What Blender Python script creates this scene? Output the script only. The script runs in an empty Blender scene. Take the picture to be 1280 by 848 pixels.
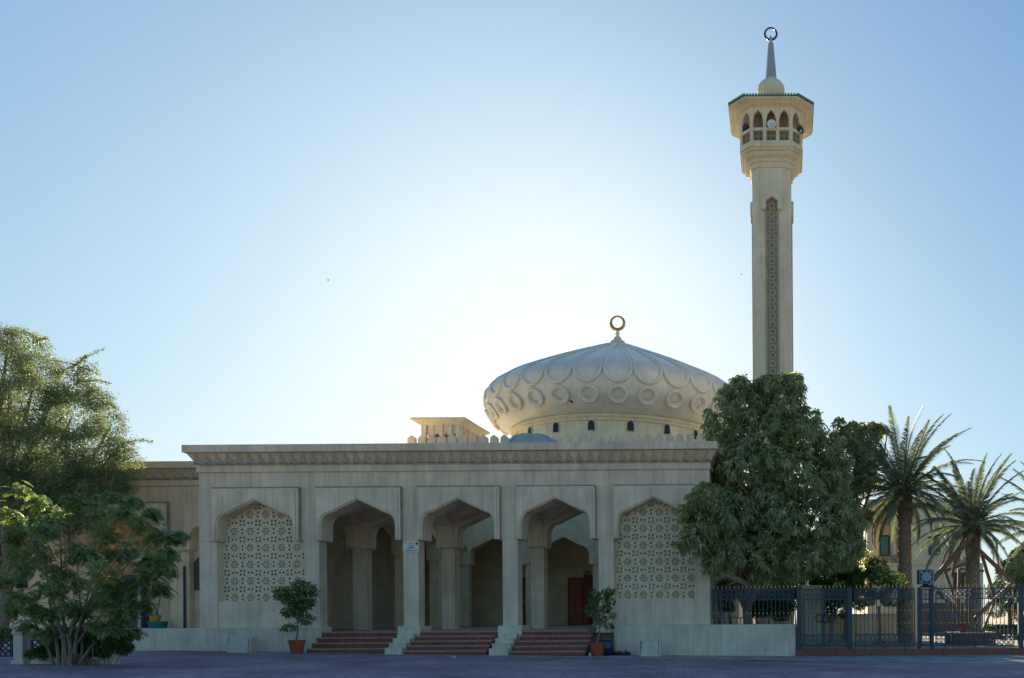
import bpy, math, random
import numpy as np
from mathutils import Vector, Matrix
from mathutils.geometry import delaunay_2d_cdt
R = math.radians
scene = bpy.context.scene
col = scene.collection
random.seed(7); RNG = np.random.default_rng(7)

# ------------------------------------------------------------------ camera
F, D, CZ, ROLL = 1100.0, 35.77, 1.5, R(0.4)      # focal length in photo pixels, distance to facade, eye height
PX, PY = 980.0, 769.0                            # principal point of the (shift) lens in the photograph
cd = bpy.data.cameras.new('camera'); cam = bpy.data.objects.new('camera', cd); col.objects.link(cam)
cam.location = (0, -D, CZ); cam.rotation_euler = (R(90), ROLL, 0)
cd.sensor_width = 36; cd.lens = F/1280*36
cd.shift_x = (640-PX)/1280; cd.shift_y = (PY-424)/1280
cd.clip_start = .1; cd.clip_end = 5000
scene.camera = cam

# ------------------------------------------------------------------ sky, sun, exposure
SUN_AZ, SUN_EL = R(-14.5), R(16.5)               # azimuth from +Y (negative = left)
w = bpy.data.worlds.new('World'); scene.world = w; w.use_nodes = True
nt = w.node_tree; nt.nodes.clear()
wo = nt.nodes.new('ShaderNodeOutputWorld'); bg = nt.nodes.new('ShaderNodeBackground')
sky = nt.nodes.new('ShaderNodeTexSky'); sky.sky_type = 'NISHITA'; sky.sun_disc = False
sky.sun_elevation = SUN_EL; sky.sun_rotation = SUN_AZ
sky.air_density = 1.0; sky.dust_density = 0.85; sky.ozone_density = 2.0; sky.altitude = 0
bg.inputs['Strength'].default_value = 0.15
# one soft shoulder over the whole sky, so that the glow round the sun rolls off to white instead of clipping
t1 = nt.nodes.new('ShaderNodeVectorMath'); t1.operation = 'MULTIPLY'; t1.inputs[1].default_value = (.15*.46, .15*.72, .15*.98)
nt.links.new(sky.outputs[0], t1.inputs[0])
sx_ = nt.nodes.new('ShaderNodeSeparateXYZ'); cx_ = nt.nodes.new('ShaderNodeCombineXYZ'); nt.links.new(t1.outputs[0], sx_.inputs[0])
for i in range(3):
    g_ = nt.nodes.new('ShaderNodeMath'); g_.operation = 'POWER'; g_.inputs[1].default_value = .92; nt.links.new(sx_.outputs[i], g_.inputs[0])
    p_ = nt.nodes.new('ShaderNodeMath'); p_.operation = 'POWER'; p_.inputs[0].default_value = math.exp(-1.35); nt.links.new(g_.outputs[0], p_.inputs[1])
    q_ = nt.nodes.new('ShaderNodeMath'); q_.operation = 'SUBTRACT'; q_.inputs[0].default_value = 1.0; nt.links.new(p_.outputs[0], q_.inputs[1])
    r_ = nt.nodes.new('ShaderNodeMath'); r_.operation = 'DIVIDE'; r_.inputs[1].default_value = .15/.41; nt.links.new(q_.outputs[0], r_.inputs[0])
    nt.links.new(r_.outputs[0], cx_.inputs[i])
nt.links.new(cx_.outputs[0], bg.inputs['Color'])
nt.links.new(bg.outputs[0], wo.inputs['Surface'])
sd = bpy.data.lights.new('sun', 'SUN'); sun = bpy.data.objects.new('sun', sd); col.objects.link(sun)
sd.energy = 5.0; sd.angle = R(0.6); sd.color = (1, .86, .66)
sdir = Vector((math.sin(SUN_AZ)*math.cos(SUN_EL), math.cos(SUN_AZ)*math.cos(SUN_EL), math.sin(SUN_EL)))
sun.rotation_euler = sdir.to_track_quat('Z', 'Y').to_euler()
vs = scene.view_settings
vs.view_transform = 'Standard'; vs.look = 'None'; vs.gamma = 1; vs.exposure = 1.49; vs.use_curve_mapping = False
scene.cycles.max_bounces = 8; scene.cycles.diffuse_bounces = 7; scene.cycles.transparent_max_bounces = 8

# ------------------------------------------------------------------ helpers
CR, SR = math.cos(ROLL), math.sin(ROLL)
def pt(x, y, Y):
    """a point seen in the photograph at (x, y), standing at depth Y -> (X, Z)"""
    dx, dy = x-PX, PY-y; d = (Y+D)/F
    return ((dx*CR+dy*SR)*d, CZ+(dy*CR-dx*SR)*d)
def gx(x, Y, y=690): return pt(x, y, Y)[0]
def gz(y, Y, x=570): return pt(x, y, Y)[1]
def ground(X):                                   # the street falls gently to the right
    return .24 if X < -24.7 else (-.16 if X > 0 else -.16 - X*.0162)

WL = {}                                          # world location of each object
def empty(name, loc=(0, 0, 0)):
    o = bpy.data.objects.new(name, None); col.objects.link(o); o.location = loc
    o.empty_display_size = .3; WL[o.name] = Vector(loc); return o
def tag(o, label=None, cat=None, group=None, kind=None):
    if label: o['label'] = label
    if cat: o['category'] = cat
    if group: o['group'] = group
    if kind: o['kind'] = kind
    return o
def thing(name, loc, label, cat, group=None): return tag(empty(name, loc), label, cat, group)

class MB:
    def __init__(s): s.v = []; s.f = []
    def add(s, v, f, M=None):
        n = len(s.v)
        if M is not None: v = [tuple(M @ Vector(p)) for p in v]
        s.v += [tuple(p) for p in v]; s.f += [tuple(i+n for i in q) for q in f]; return s
    def box(s, x0, x1, y0, y1, z0, z1, M=None):
        return s.add([(x0,y0,z0),(x1,y0,z0),(x1,y1,z0),(x0,y1,z0),(x0,y0,z1),(x1,y0,z1),(x1,y1,z1),(x0,y1,z1)],
              [(0,3,2,1),(4,5,6,7),(0,1,5,4),(1,2,6,5),(2,3,7,6),(3,0,4,7)], M)
    def prism(s, poly, y0, y1, M=None):
        n = len(poly)                            # outline in XZ pushed from y0 to y1
        a = sum(poly[i][0]*poly[(i+1)%n][1]-poly[(i+1)%n][0]*poly[i][1] for i in range(n))
        if a < 0: poly = poly[::-1]
        v = [(p[0], y0, p[1]) for p in poly]+[(p[0], y1, p[1]) for p in poly]
        f = [tuple(range(n)), tuple(range(2*n-1, n-1, -1))]+[(i, i+n, (i+1)%n+n, (i+1)%n) for i in range(n)]
        return s.add(v, f, M)
    def slab(s, poly, z0, z1, M=None):           # outline in XY pushed from z0 to z1
        n = len(poly)
        a = sum(poly[i][0]*poly[(i+1)%n][1]-poly[(i+1)%n][0]*poly[i][1] for i in range(n))
        if a < 0: poly = poly[::-1]
        v = [(p[0], p[1], z0) for p in poly]+[(p[0], p[1], z1) for p in poly]
        f = [tuple(range(n-1, -1, -1)), tuple(range(n, 2*n))]+[(i, (i+1)%n, (i+1)%n+n, i+n) for i in range(n)]
        return s.add(v, f, M)
    def lathe(s, prof, n=48, c=(0, 0), M=None, a0=0.0, sx=1.0):
        v = []; f = []; m = len(prof)
        for r, z in prof:
            for k in range(n):
                a = a0+2*math.pi*k/n; v.append((c[0]+r*math.cos(a)*sx, c[1]+r*math.sin(a), z))
        for i in range(m-1):
            for k in range(n):
                f.append((i*n+k, i*n+(k+1)%n, (i+1)*n+(k+1)%n, (i+1)*n+k))
        if prof[0][0] > 1e-4: f.append(tuple(range(n-1, -1, -1)))
        if prof[-1][0] > 1e-4: f.append(tuple((m-1)*n+k for k in range(n)))
        return s.add(v, f, M)
    def tube(s, pts, rad, n=6, closed=False, M=None):
        pts = [Vector(p) for p in pts]; N = len(pts)
        if not hasattr(rad, '__len__'): rad = [rad]*N
        v = []; f = []; prev = None
        for i in range(N):
            t = (pts[(i+1) % N]-pts[i-1]) if closed else pts[min(i+1, N-1)]-pts[max(i-1, 0)]
            t = t.normalized() if t.length > 1e-9 else Vector((0, 0, 1))
            if prev is None:
                u = t.cross(Vector((0, 0, 1)));  u = u if u.length > .1 else t.cross(Vector((1, 0, 0)))
            else: u = prev - t*prev.dot(t)
            u.normalize(); prev = u; b = t.cross(u)
            for k in range(n):
                a = 2*math.pi*k/n; v.append(pts[i]+(u*math.cos(a)+b*math.sin(a))*rad[i])
        for i in range(N if closed else N-1):
            j = (i+1) % N
            for k in range(n): f.append((i*n+k, i*n+(k+1)%n, j*n+(k+1)%n, j*n+k))
        if not closed: f += [tuple(range(n-1, -1, -1)), tuple((N-1)*n+k for k in range(n))]
        return s.add(v, f, M)
    def beam(s, p, q, wd, ht=None):              # straight bar of rectangular section
        p, q = Vector(p), Vector(q); ht = ht or wd; t = (q-p); L = t.length; t.normalize()
        u = t.cross(Vector((0, 1, 0))); u = u if u.length > .05 else t.cross(Vector((1, 0, 0))); u.normalize(); b = t.cross(u)
        M = Matrix((u, b, t)).transposed().to_4x4(); M.translation = p
        return s.box(-wd/2, wd/2, -ht/2, ht/2, 0, L, M)
    def mesh(s, name, mat, off=Vector((0, 0, 0)), smooth=False):
        me = bpy.data.meshes.new(name)
        me.from_pydata([(p[0]-off[0], p[1]-off[1], p[2]-off[2]) for p in s.v], [], s.f)
        if smooth: me.polygons.foreach_set('use_smooth', [True]*len(me.polygons))
        if mat: me.materials.append(mat)
        me.update(); return me
    def build(s, name, mat, parent=None, smooth=False, bevel=0, loc=None, seg=1):
        off = WL[parent.name] if parent else Vector(loc or (0, 0, 0))
        me = s.mesh(name, mat, off, smooth)
        o = bpy.data.objects.new(name, me); col.objects.link(o)
        if parent: o.parent = parent; WL[o.name] = off.copy()
        else: o.location = off; WL[o.name] = off.copy()
        if smooth: auto_smooth(o)
        if bevel:
            b = o.modifiers.new('bevel', 'BEVEL'); b.width = bevel; b.segments = seg; b.limit_method = 'ANGLE'; b.angle_limit = R(40)
        return o
def auto_smooth(o, ang=38):
    me = o.data; me.update()
    import bmesh
    bm = bmesh.new(); bm.from_mesh(me)
    for e in bm.edges:
        if len(e.link_faces) == 2 and e.calc_face_angle(0) > R(ang): e.smooth = False
    bm.to_mesh(me); bm.free()
def inst(me, name, parent, M, label=None, kind=None):
    """one more object sharing a mesh; M is its world matrix"""
    o = bpy.data.objects.new(name, me); col.objects.link(o)
    if parent:
        o.parent = parent; o.matrix_local = Matrix.Translation(-WL[parent.name]) @ M
    else: o.matrix_local = M
    WL[o.name] = M.translation.copy()
    if label: o['label'] = label
    return o
T = Matrix.Translation
def RZ(a): return Matrix.Rotation(a, 4, 'Z')

# ------------------------------------------------------------------ materials
MATS = {}
def mat(name, base, rough=.8, var=.12, scale=3.0, bump=.0, bscale=40, streak=0.0, trans=0.0, metal=0.0, col2=None, spec=.3, streak_scale=(6, 6, .35)):
    if name in MATS: return MATS[name]
    m = bpy.data.materials.new(name); m.use_nodes = True; t = m.node_tree; t.nodes.clear(); L = t.links.new
    out = t.nodes.new('ShaderNodeOutputMaterial'); p = t.nodes.new('ShaderNodeBsdfPrincipled')
    p.inputs['Roughness'].default_value = rough; p.inputs['Metallic'].default_value = metal
    p.inputs['Specular IOR Level'].default_value = spec
    tc = t.nodes.new('ShaderNodeTexCoord'); n = t.nodes.new('ShaderNodeTexNoise')
    geo = t.nodes.new('ShaderNodeNewGeometry')
    n.inputs['Scale'].default_value = scale; n.inputs['Detail'].default_value = 6; n.inputs['Roughness'].default_value = .62
    L(geo.outputs['Position'], n.inputs['Vector'])
    r = t.nodes.new('ShaderNodeValToRGB'); r.color_ramp.elements[0].position = .3; r.color_ramp.elements[1].position = .72
    c2 = col2 or tuple(c*(1-var*1.6) for c in base); c1 = tuple(min(1, c*(1+var*.6)) for c in base)
    r.color_ramp.elements[0].color = (*c2, 1); r.color_ramp.elements[1].color = (*c1, 1)
    L(n.outputs['Fac'], r.inputs['Fac']); c = r.outputs['Color']
    if streak:
        mp = t.nodes.new('ShaderNodeMapping'); mp.inputs['Scale'].default_value = streak_scale
        L(geo.outputs['Position'], mp.inputs['Vector'])
        n2 = t.nodes.new('ShaderNodeTexNoise'); n2.inputs['Scale'].default_value = 1; n2.inputs['Detail'].default_value = 5
        n2.inputs['Roughness'].default_value = .7
        L(mp.outputs[0], n2.inputs['Vector'])
        r2 = t.nodes.new('ShaderNodeValToRGB'); r2.color_ramp.elements[0].position = .44; r2.color_ramp.elements[1].position = .74
        r2.color_ramp.elements[0].color = (0, 0, 0, 1); r2.color_ramp.elements[1].color = (streak,)*3+(1,)
        L(n2.outputs['Fac'], r2.inputs['Fac'])
        mx = t.nodes.new('ShaderNodeMix'); mx.data_type = 'RGBA'
        L(r2.outputs['Color'], mx.inputs['Factor']); L(c, mx.inputs[6]); mx.inputs[7].default_value = (*(q*.45 for q in base), 1)
        c = mx.outputs[2]
    if name.startswith('leaf'):
        hv = t.nodes.new('ShaderNodeHueSaturation'); mr = t.nodes.new('ShaderNodeMapRange'); mr.inputs[3].default_value = .55; mr.inputs[4].default_value = 1.5
        L(geo.outputs['Random Per Island'], mr.inputs[0]); L(mr.outputs[0], hv.inputs['Value']); L(c, hv.inputs['Color']); c = hv.outputs[0]
    L(c, p.inputs['Base Color'])
    if bump:
        b = t.nodes.new('ShaderNodeTexNoise'); b.inputs['Scale'].default_value = bscale; b.inputs['Detail'].default_value = 4
        L(geo.outputs['Position'], b.inputs['Vector'])
        bp = t.nodes.new('ShaderNodeBump'); bp.inputs['Strength'].default_value = bump; bp.inputs['Distance'].default_value = .02
        L(b.outputs['Fac'], bp.inputs['Height']); L(bp.outputs[0], p.inputs['Normal'])
    if trans:
        tr = t.nodes.new('ShaderNodeBsdfTranslucent'); ms = t.nodes.new('ShaderNodeMixShader'); ms.inputs[0].default_value = trans
        hs = t.nodes.new('ShaderNodeHueSaturation'); hs.inputs['Saturation'].default_value = 1.25; hs.inputs['Value'].default_value = 1.9; hs.inputs['Hue'].default_value = .485
        L(c, hs.inputs['Color']); L(hs.outputs[0], tr.inputs['Color'])
        L(p.outputs[0], ms.inputs[1]); L(tr.outputs[0], ms.inputs[2]); L(ms.outputs[0], out.inputs[0])
    else: L(p.outputs[0], out.inputs[0])
    m['bsdf'] = 1; MATS[name] = m; return m
PLAS = mat('plaster_cream', (.87, .70, .50), .85, .14, .7, .35, 60, streak=.55, streak_scale=(5, 5, .22))
PLAT = mat('plaster_tower', (.78, .69, .49), .8, .12, .7, .25, 60, streak=.4, streak_scale=(5, 5, .15))
SHADE_GRIME = mat('shade_grime_plaster', (.40, .35, .26), .9, .2, 3, .2, 50)  # dark plaster: painted shade on frame sides, shade and grime on top ledges
DOME = mat('dome_render', (.72, .68, .58), .36, .08, .8, .15, 30, streak=.3, streak_scale=(3.5, 3.5, .4), spec=.8)
INNER = mat('plaster_ochre', (.86, .72, .47), .85, .12, 1.2, .2, 60, streak=.12)
JALI = mat('jali_stone', (.82, .69, .47), .85, .14, 5, .3, 80)
PODM = mat('podium_render', (.80, .71, .54), .85, .16, 1.0, .4, 50, streak=.5, streak_scale=(7, 7, .5))
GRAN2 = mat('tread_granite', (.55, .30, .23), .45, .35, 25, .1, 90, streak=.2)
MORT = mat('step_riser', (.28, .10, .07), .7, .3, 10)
GRAN = mat('red_granite', (.32, .12, .08), .5, .35, 30, .1, 90, streak=.15)
BLUE = mat('blue_paint', (.034, .058, .085), .45, .15, 8, spec=.5)
DKBL = mat('dark_blue_paint', (.03, .03, .12), .5, .15, 8, spec=.5)
GOLD = mat('gold_paint', (.62, .42, .12), .35, .1, 8, metal=.6)
BRASS = mat('old_gold', (.45, .33, .10), .35, .1, 8, metal=.8)
STEEL = mat('dark_metal', (.05, .06, .08), .4, .1, 8, metal=.6)
WOOD = mat('carved_red_wood', (.34, .085, .045), .5, .3, 14, .1, 60)
TIMB = mat('weathered_timber', (.22, .15, .09), .75, .3, 9, .2, 50)
TERR = mat('terracotta', (.42, .10, .045), .7, .15, 6, .1, 60)
GLASS = mat('dark_glass', (.012, .014, .03), .2, .1, 3, spec=.35)
GGLS = mat('green_glass', (.03, .10, .07), .15, .2, 3, spec=.7)
SOIL = mat('soil', (.06, .04, .025), .95, .3, 30, .5, 60)
BARK = mat('bark', (.34, .26, .19), .9, .35, 10, .8, 25)
PBARK = mat('palm_bark', (.38, .30, .21), .95, .35, 12, .8, 25)
L_MANGO = mat('leaf_mango', (.29, .31, .13), .33, .25, 1.6, trans=.38, col2=(.22, .25, .115), spec=.9)
L_FINE = mat('leaf_fine', (.19, .225, .10), .5, .35, .7, trans=.28, col2=(.12, .155, .08), spec=.4)
L_FERN = mat('leaf_pinnate', (.21, .27, .10), .42, .3, 1.5, trans=.4, col2=(.14, .20, .08), spec=.4)
L_BUSH = mat('leaf_bush', (.10, .17, .05), .5, .3, 3, trans=.3, spec=.4)
L_POT = mat('leaf_potted', (.15, .24, .08), .4, .3, 6, trans=.25, spec=.5)
L_PALM = mat('leaf_palm', (.21, .25, .15), .6, .3, 2, trans=.2, spec=.2)
VILLA = mat('villa_render', (.78, .67, .45), .85, .08, 1, .1, 60, streak=.12)
WHITE = mat('white_paint', (.75, .74, .70), .6, .06, 4)
CONC = mat('pale_concrete', (.68, .63, .51), .85, .12, 5, .3, 60, streak=.15)
BDOM = mat('blue_dome_sheet', (.44, .46, .43), .6, .12, 3, spec=.3)
GRTILE = mat('green_tile', (.12, .22, .17), .35, .25, 10, spec=.6)
BLACK = mat('black_matt', (.015, .015, .015), .6, .1, 8)
GREYB = mat('greyblue_paint', (.13, .20, .27), .5, .1, 8)
YEL = mat('yellow_plastic', (.65, .38, .03), .4, .05, 8)
TEAL = mat('teal_plastic', (.02, .19, .22), .4, .05, 8)
CLAD = mat('tan_cladding', (.22, .15, .13), .7, .15, 3, .1, 30)

def brick_mat(name, c1, c2, mortar, sc, bw=.5, rh=.25, rot=0, msize=.012, rough=.7, bump=.35, patches=None, big=.5):
    m = bpy.data.materials.new(name); m.use_nodes = True; t = m.node_tree; L = t.links.new
    p = t.nodes['Principled BSDF']; p.inputs['Roughness'].default_value = rough; p.inputs['Specular IOR Level'].default_value = .35
    geo = t.nodes.new('ShaderNodeNewGeometry'); mp = t.nodes.new('ShaderNodeMapping'); mp.inputs['Rotation'].default_value = (0, 0, rot)
    b = t.nodes.new('ShaderNodeTexBrick'); L(geo.outputs['Position'], mp.inputs['Vector']); L(mp.outputs[0], b.inputs['Vector'])
    b.inputs['Scale'].default_value = sc; b.inputs['Brick Width'].default_value = bw; b.inputs['Row Height'].default_value = rh
    b.inputs['Mortar Size'].default_value = msize; b.inputs['Bias'].default_value = 0; b.inputs['Mortar Smooth'].default_value = .3
    b.inputs['Color1'].default_value = (*c1, 1); b.inputs['Color2'].default_value = (*c2, 1); b.inputs['Mortar'].default_value = (*mortar, 1)
    n = t.nodes.new('ShaderNodeTexNoise'); n.inputs['Scale'].default_value = big; n.inputs['Detail'].default_value = 8; n.inputs['Roughness'].default_value = .6
    L(geo.outputs['Position'], n.inputs['Vector'])
    r = t.nodes.new('ShaderNodeMapRange'); r.inputs[1].default_value = .3; r.inputs[2].default_value = .7; r.inputs[3].default_value = .55; r.inputs[4].default_value = 1.4
    L(n.outputs['Fac'], r.inputs[0])
    n3 = t.nodes.new('ShaderNodeTexNoise'); n3.inputs['Scale'].default_value = 25; n3.inputs['Detail'].default_value = 3
    L(geo.outputs['Position'], n3.inputs['Vector'])
    r3 = t.nodes.new('ShaderNodeMapRange'); r3.inputs[3].default_value = .7; r3.inputs[4].default_value = 1.3; L(n3.outputs['Fac'], r3.inputs[0])
    mu = t.nodes.new('ShaderNodeMath'); mu.operation = 'MULTIPLY'; L(r.outputs[0], mu.inputs[0]); L(r3.outputs[0], mu.inputs[1])
    v = t.nodes.new('ShaderNodeVectorMath'); v.operation = 'SCALE'; L(b.outputs['Color'], v.inputs[0]); L(mu.outputs[0], v.inputs['Scale'])
    L(v.outputs[0], p.inputs['Base Color'])
    bp = t.nodes.new('ShaderNodeBump'); bp.inputs['Strength'].default_value = bump; bp.inputs['Distance'].default_value = .01; bp.invert = True
    L(b.outputs['Fac'], bp.inputs['Height']); L(bp.outputs[0], p.inputs['Normal'])
    return m
ROAD = brick_mat('paver_blocks', (.31, .215, .25), (.46, .32, .345), (.16, .12, .145), 1.9, .5, .25, R(38), .022, .75, .6, big=.35)
PAVE = brick_mat('pavement_concrete', (.34, .33, .31), (.38, .36, .33), (.2, .2, .19), 1.1, .6, .6, 0, .008, .8, .2, big=1.2)
YARD = brick_mat('yard_tiles', (.30, .27, .22), (.34, .31, .26), (.2, .18, .15), 1.0, .5, .5, 0, .01, .8, .2)
SAND = mat('sandy_ground', (.50, .42, .30), .95, .2, .6, .3, 20)  # lightened so the unseen ground bounces sun onto the facade

# ------------------------------------------------------------------ the setting: ground, road, pavement, yard
def sheet(name, xs, ys, zf, m, dz=0.0):
    mb = MB(); nx, ny = len(xs), len(ys)
    v = [(x, y, zf(x, y)+dz) for y in ys for x in xs]
    f = [(j*nx+i, j*nx+i+1, (j+1)*nx+i+1, (j+1)*nx+i) for j in range(ny-1) for i in range(nx-1)]
    mb.add(v, f); return tag(mb.build(name, m), kind='structure')
sheet('ground', [-900, -200, -60, -24.7, -12, 0, 12, 60, 200, 900], [-300, -60, 0, 60, 300, 1800], lambda x, y: ground(x), SAND, -.02)
sheet('road', [-60, -40, -24.7, -12, 0, 12, 30, 60], [-25, -20, -8, -.2], lambda x, y: ground(x), ROAD)  # ends short out of view, leaving pale sand to bounce light
mb = MB()                                         # pavement: a widening grey strip along the podium
edge = [(-26, -1.4), (-20, -1.9), (-14, -2.5), (-8, -3.1), (-3, -3.5), (1, -4.3), (5, -6.2), (9, -7.6), (16, -8.6), (34, -9.5)]
v = []; f = []
for i, (x, y) in enumerate(edge): v += [(x, y, ground(x)+.006), (x, -.3, ground(x)+.006)]
for i in range(len(edge)-1): f.append((2*i, 2*i+2, 2*i+3, 2*i+1))
tag(mb.add(v, f).build('pavement', PAVE), kind='structure')
tag(MB().box(-.9, 60, -.32, 60, -.1, .10).build('courtyard_floor', YARD), kind='structure')
tag(MB().box(-60, -24.8, 3.9, 30, .1, 1.09).build('terrace_floor', CONC), kind='structure')

# ------------------------------------------------------------------ tile patterns (pierced screens)
def ngon(cx, cy, r, n, a0=0.0): return [(cx+r*math.cos(a0+2*math.pi*k/n), cy+r*math.sin(a0+2*math.pi*k/n)) for k in range(n)]
def kite(r0, r1, a, hw):
    return [(r0*math.cos(a), r0*math.sin(a)), ((r0+r1)/2*math.cos(a-hw), (r0+r1)/2*math.sin(a-hw)), (r1*math.cos(a), r1*math.sin(a)), ((r0+r1)/2*math.cos(a+hw), (r0+r1)/2*math.sin(a+hw))]
def arcq(r0, r1, a, hw):
    return [(r0*math.cos(a-hw), r0*math.sin(a-hw)), (r1*math.cos(a-hw*.75), r1*math.sin(a-hw*.75)), (r1*math.cos(a+hw*.75), r1*math.sin(a+hw*.75)), (r0*math.cos(a+hw), r0*math.sin(a+hw))]
TILE = {}
TILE['R'] = [ngon(0, 0, .07, 6)]+[kite(.10, .30, math.pi/6+k*math.pi/3, .40) for k in range(6)]+[arcq(.33, .475, k*math.pi/3, .45) for k in range(6)]
TILE['H'] = [ngon(0, s*.23, .165, 6, math.pi/6) for s in (-1, 1)]+[ngon(s*.36, 0, .08, 3, 0 if s < 0 else math.pi) for s in (-1, 1)]+[ngon(a*.40, b*.42, .06, 3, 1) for a in (-1, 1) for b in (-1, 1)]
TILE['V'] = [[(y, x) for x, y in h][::-1] for h in TILE['H']]
TILE['C'] = [ngon(a*.23, b*.22, .165, 6, math.pi/6) for a in (-1, 1) for b in (-1, 1)]+[ngon(0, 0, .06, 4)]+[ngon(a*.43, 0, .05, 3) for a in (-1, 1)]+[ngon(0, a*.43, .05, 3) for a in (-1, 1)]
TILE['O'] = [ngon(0, 0, .24, 8, R(22.5))]+[arcq(.34, .46, k*math.pi/2, .46) for k in range(4)]+[ngon(a*.37, b*.37, .125, 4) for a in (-1, 1) for b in (-1, 1)]
def inside(p, poly):
    c = False; n = len(poly)
    for i in range(n):
        a, b = poly[i], poly[i-1]
        if (a[1] > p[1]) != (b[1] > p[1]) and p[0] < (b[0]-a[0])*(p[1]-a[1])/(b[1]-a[1])+a[0]: c = not c
    return c
TCACHE = {}
def tile(kind):
    if kind in TCACHE: return TCACHE[kind]
    holes = TILE[kind]; pts = [(-.5, -.5), (.5, -.5), (.5, .5), (-.5, .5)]; ed = [(0, 1), (1, 2), (2, 3), (3, 0)]
    for h in holes:
        n = len(pts); pts += h; ed += [(n+i, n+(i+1) % len(h)) for i in range(len(h))]
    vo, eo, fo, *_ = delaunay_2d_cdt([Vector(p) for p in pts], ed, [], 0, 1e-6)
    tris = []
    for q in fo:
        c = ((vo[q[0]].x+vo[q[1]].x+vo[q[2]].x)/3, (vo[q[0]].y+vo[q[1]].y+vo[q[2]].y)/3)
        if not any(inside(c, h) for h in holes): tris.append(tuple(q))
    TCACHE[kind] = ([(p.x, p.y) for p in vo], tris, holes); return TCACHE[kind]
def screen(mb, x0, z0, nx, nz, s, y, th, kinds, M=None, sz=None):
    """nx*nz pierced tiles of size s standing in the plane y; kinds(i, j) names the tile"""
    V = []; Fc = []; sz = sz or s
    for j in range(nz):
        for i in range(nx):
            vo, tr, holes = tile(kinds(i, j)); cx, cz = x0+(i+.5)*s, z0+(j+.5)*sz; n = len(V)
            V += [(cx+p[0]*s, y, cz+p[1]*sz) for p in vo]; Fc += [(a+n, b+n, c+n) for a, b, c in tr]
            n = len(V); V += [(cx+p[0]*s, y+th, cz+p[1]*sz) for p in vo]; Fc += [(c+n, b+n, a+n) for a, b, c in tr]
            for h in holes:
                n = len(V); k = len(h)
                V += [(cx+p[0]*s, y, cz+p[1]*sz) for p in h]+[(cx+p[0]*s, y+th, cz+p[1]*sz) for p in h]
                Fc += [(n+q, n+(q+1) % k, n+k+(q+1) % k, n+k+q) for q in range(k)]
    mb.add(V, Fc, M)
JK = lambda i, j: ('R', 'H', 'V', 'C')[(i % 2)+2*(j % 2)]

# ------------------------------------------------------------------ the mosque
FZ, SPR, CAPT, LEDGE = .95, 4.65, 6.78, 1.13     # floor, arch spring, top of the arch frames, podium ledge
YR = [0, 4.29, 8.58, 12.87, 17.16]               # column rows
XL, XR = gx(249, 0), gx(887.5, 0)
PIL = [gx(a, 0) for a in (389.5, 513.5, 637.5, 757.5)]
PW = .31
mosque = thing('mosque', (gx(568, 0), 0, 0), 'long cream mosque building with five keel arches, zigzag cornice and wide ribbed dome', 'mosque')

def arch_pts(c, hw, z0, apex, n=8):
    """keel arch outline from left foot over the apex to the right foot"""
    k = .76*hw; zs = z0+.52; ze = apex-.487*k
    a = [(hw, z0), (hw, zs)]
    for i in range(1, n+1):
        t = i/n*math.pi/2                         # corner between the jamb and the straight slope
        x = k+(hw-k)*math.cos(t)**.9; z = zs+(ze-zs)*math.sin(t)**1.0
        a.append((x, z))
    a.append((0, apex))
    right = [(c+x, z) for x, z in a]; left = [(c-x, z) for x, z in a]
    return left[:-1]+[right[-1]]+right[:-1][::-1]
def arch_z(u, hw, z0, apex):
    u = abs(u); k = .76*hw; zs = z0+.52; ze = apex-.487*k
    if u <= k: return apex-.487*u
    if u >= hw: return zs
    ct = ((u-k)/(hw-k))**(1/.9); return zs+(ze-zs)*math.sqrt(max(0, 1-ct*ct))
def arch_plate(mb, x0, x1, zb, zt, c, hw, apex, y0, y1, M=None):
    p = [(x0, zb), (x0, zt), (x1, zt), (x1, zb)]+arch_pts(c, hw, zb, apex)[::-1]
    mb.prism(p, y0, y1, M)
def frame(parent, x0, x1, xe, hw_px, name='arch_frame', Y=0, yb=.8, m=PLAS, zt=CAPT, apex=6.28, c=None, hw=None):
    c = (x0+x1)/2 if c is None else c; hw = hw or (x1-x0)/2-.22
    o = MB(); arch_plate(o, x0, x1, SPR, zt, c, hw, apex, Y-.20, Y+yb); o = o.build(name, m, parent, bevel=.012)
    f = MB(); arch_plate(f, x0+.07, x1-.10, SPR+.05, zt-.07, c, hw+.055, apex+.06, Y-.265, Y-.195)
    p = f.build('raised_border', m, o, bevel=.01)
    MB().box(x0+.005, x1-.005, Y-.215, Y-.01, zt+.001, zt+.045).build('top_ledge', SHADE_GRIME, o)  # top line darkened by colour, shade and grime together
    MB().box(x1+.001, x1+.022, Y-.195, Y-.01, SPR+.02, zt).build('side_shade_strip', SHADE_GRIME, o)  # thin dark slab: shade of the right side face put into the colour
    return o

# podium, upper wall, pillars
pod = MB(); y0 = -.45
for a, b in ((gx(240, y0), gx(401, y0)), (gx(767, y0), gx(994, y0))):
    MB().box(a, b, y0, .35, -.3, LEDGE).build('podium_wall', PODM, mosque, bevel=.015)
MB().box(gx(240, y0)+.02, gx(994, y0)-.3, .36, 21.6, .0, FZ).build('floor', mat('floor_stone', (.45, .38, .31), .5, .2, 6), mosque)
for k in range(9):                               # vertical joints read as separate plinth blocks on the right
    pass
wall = MB()
fr = [(264.5, 373), (394, 500.5), (521, 624.5), (645, 744), (766, 869)]
FX = [(gx(a, -.2), gx(b, -.2)) for a, b in fr]
ZTW = 7.71
wall.box(XL, XR, .0, .70, CAPT-.012, ZTW)
st = [XL]+[x for a, b in FX for x in (a, b)]+[XR]
for i in range(0, len(st), 2): wall.box(st[i]-(.0 if i == 0 else .02), st[i+1]+(.0 if i == len(st)-2 else .02), .0, .70, SPR, CAPT-.012)
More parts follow.
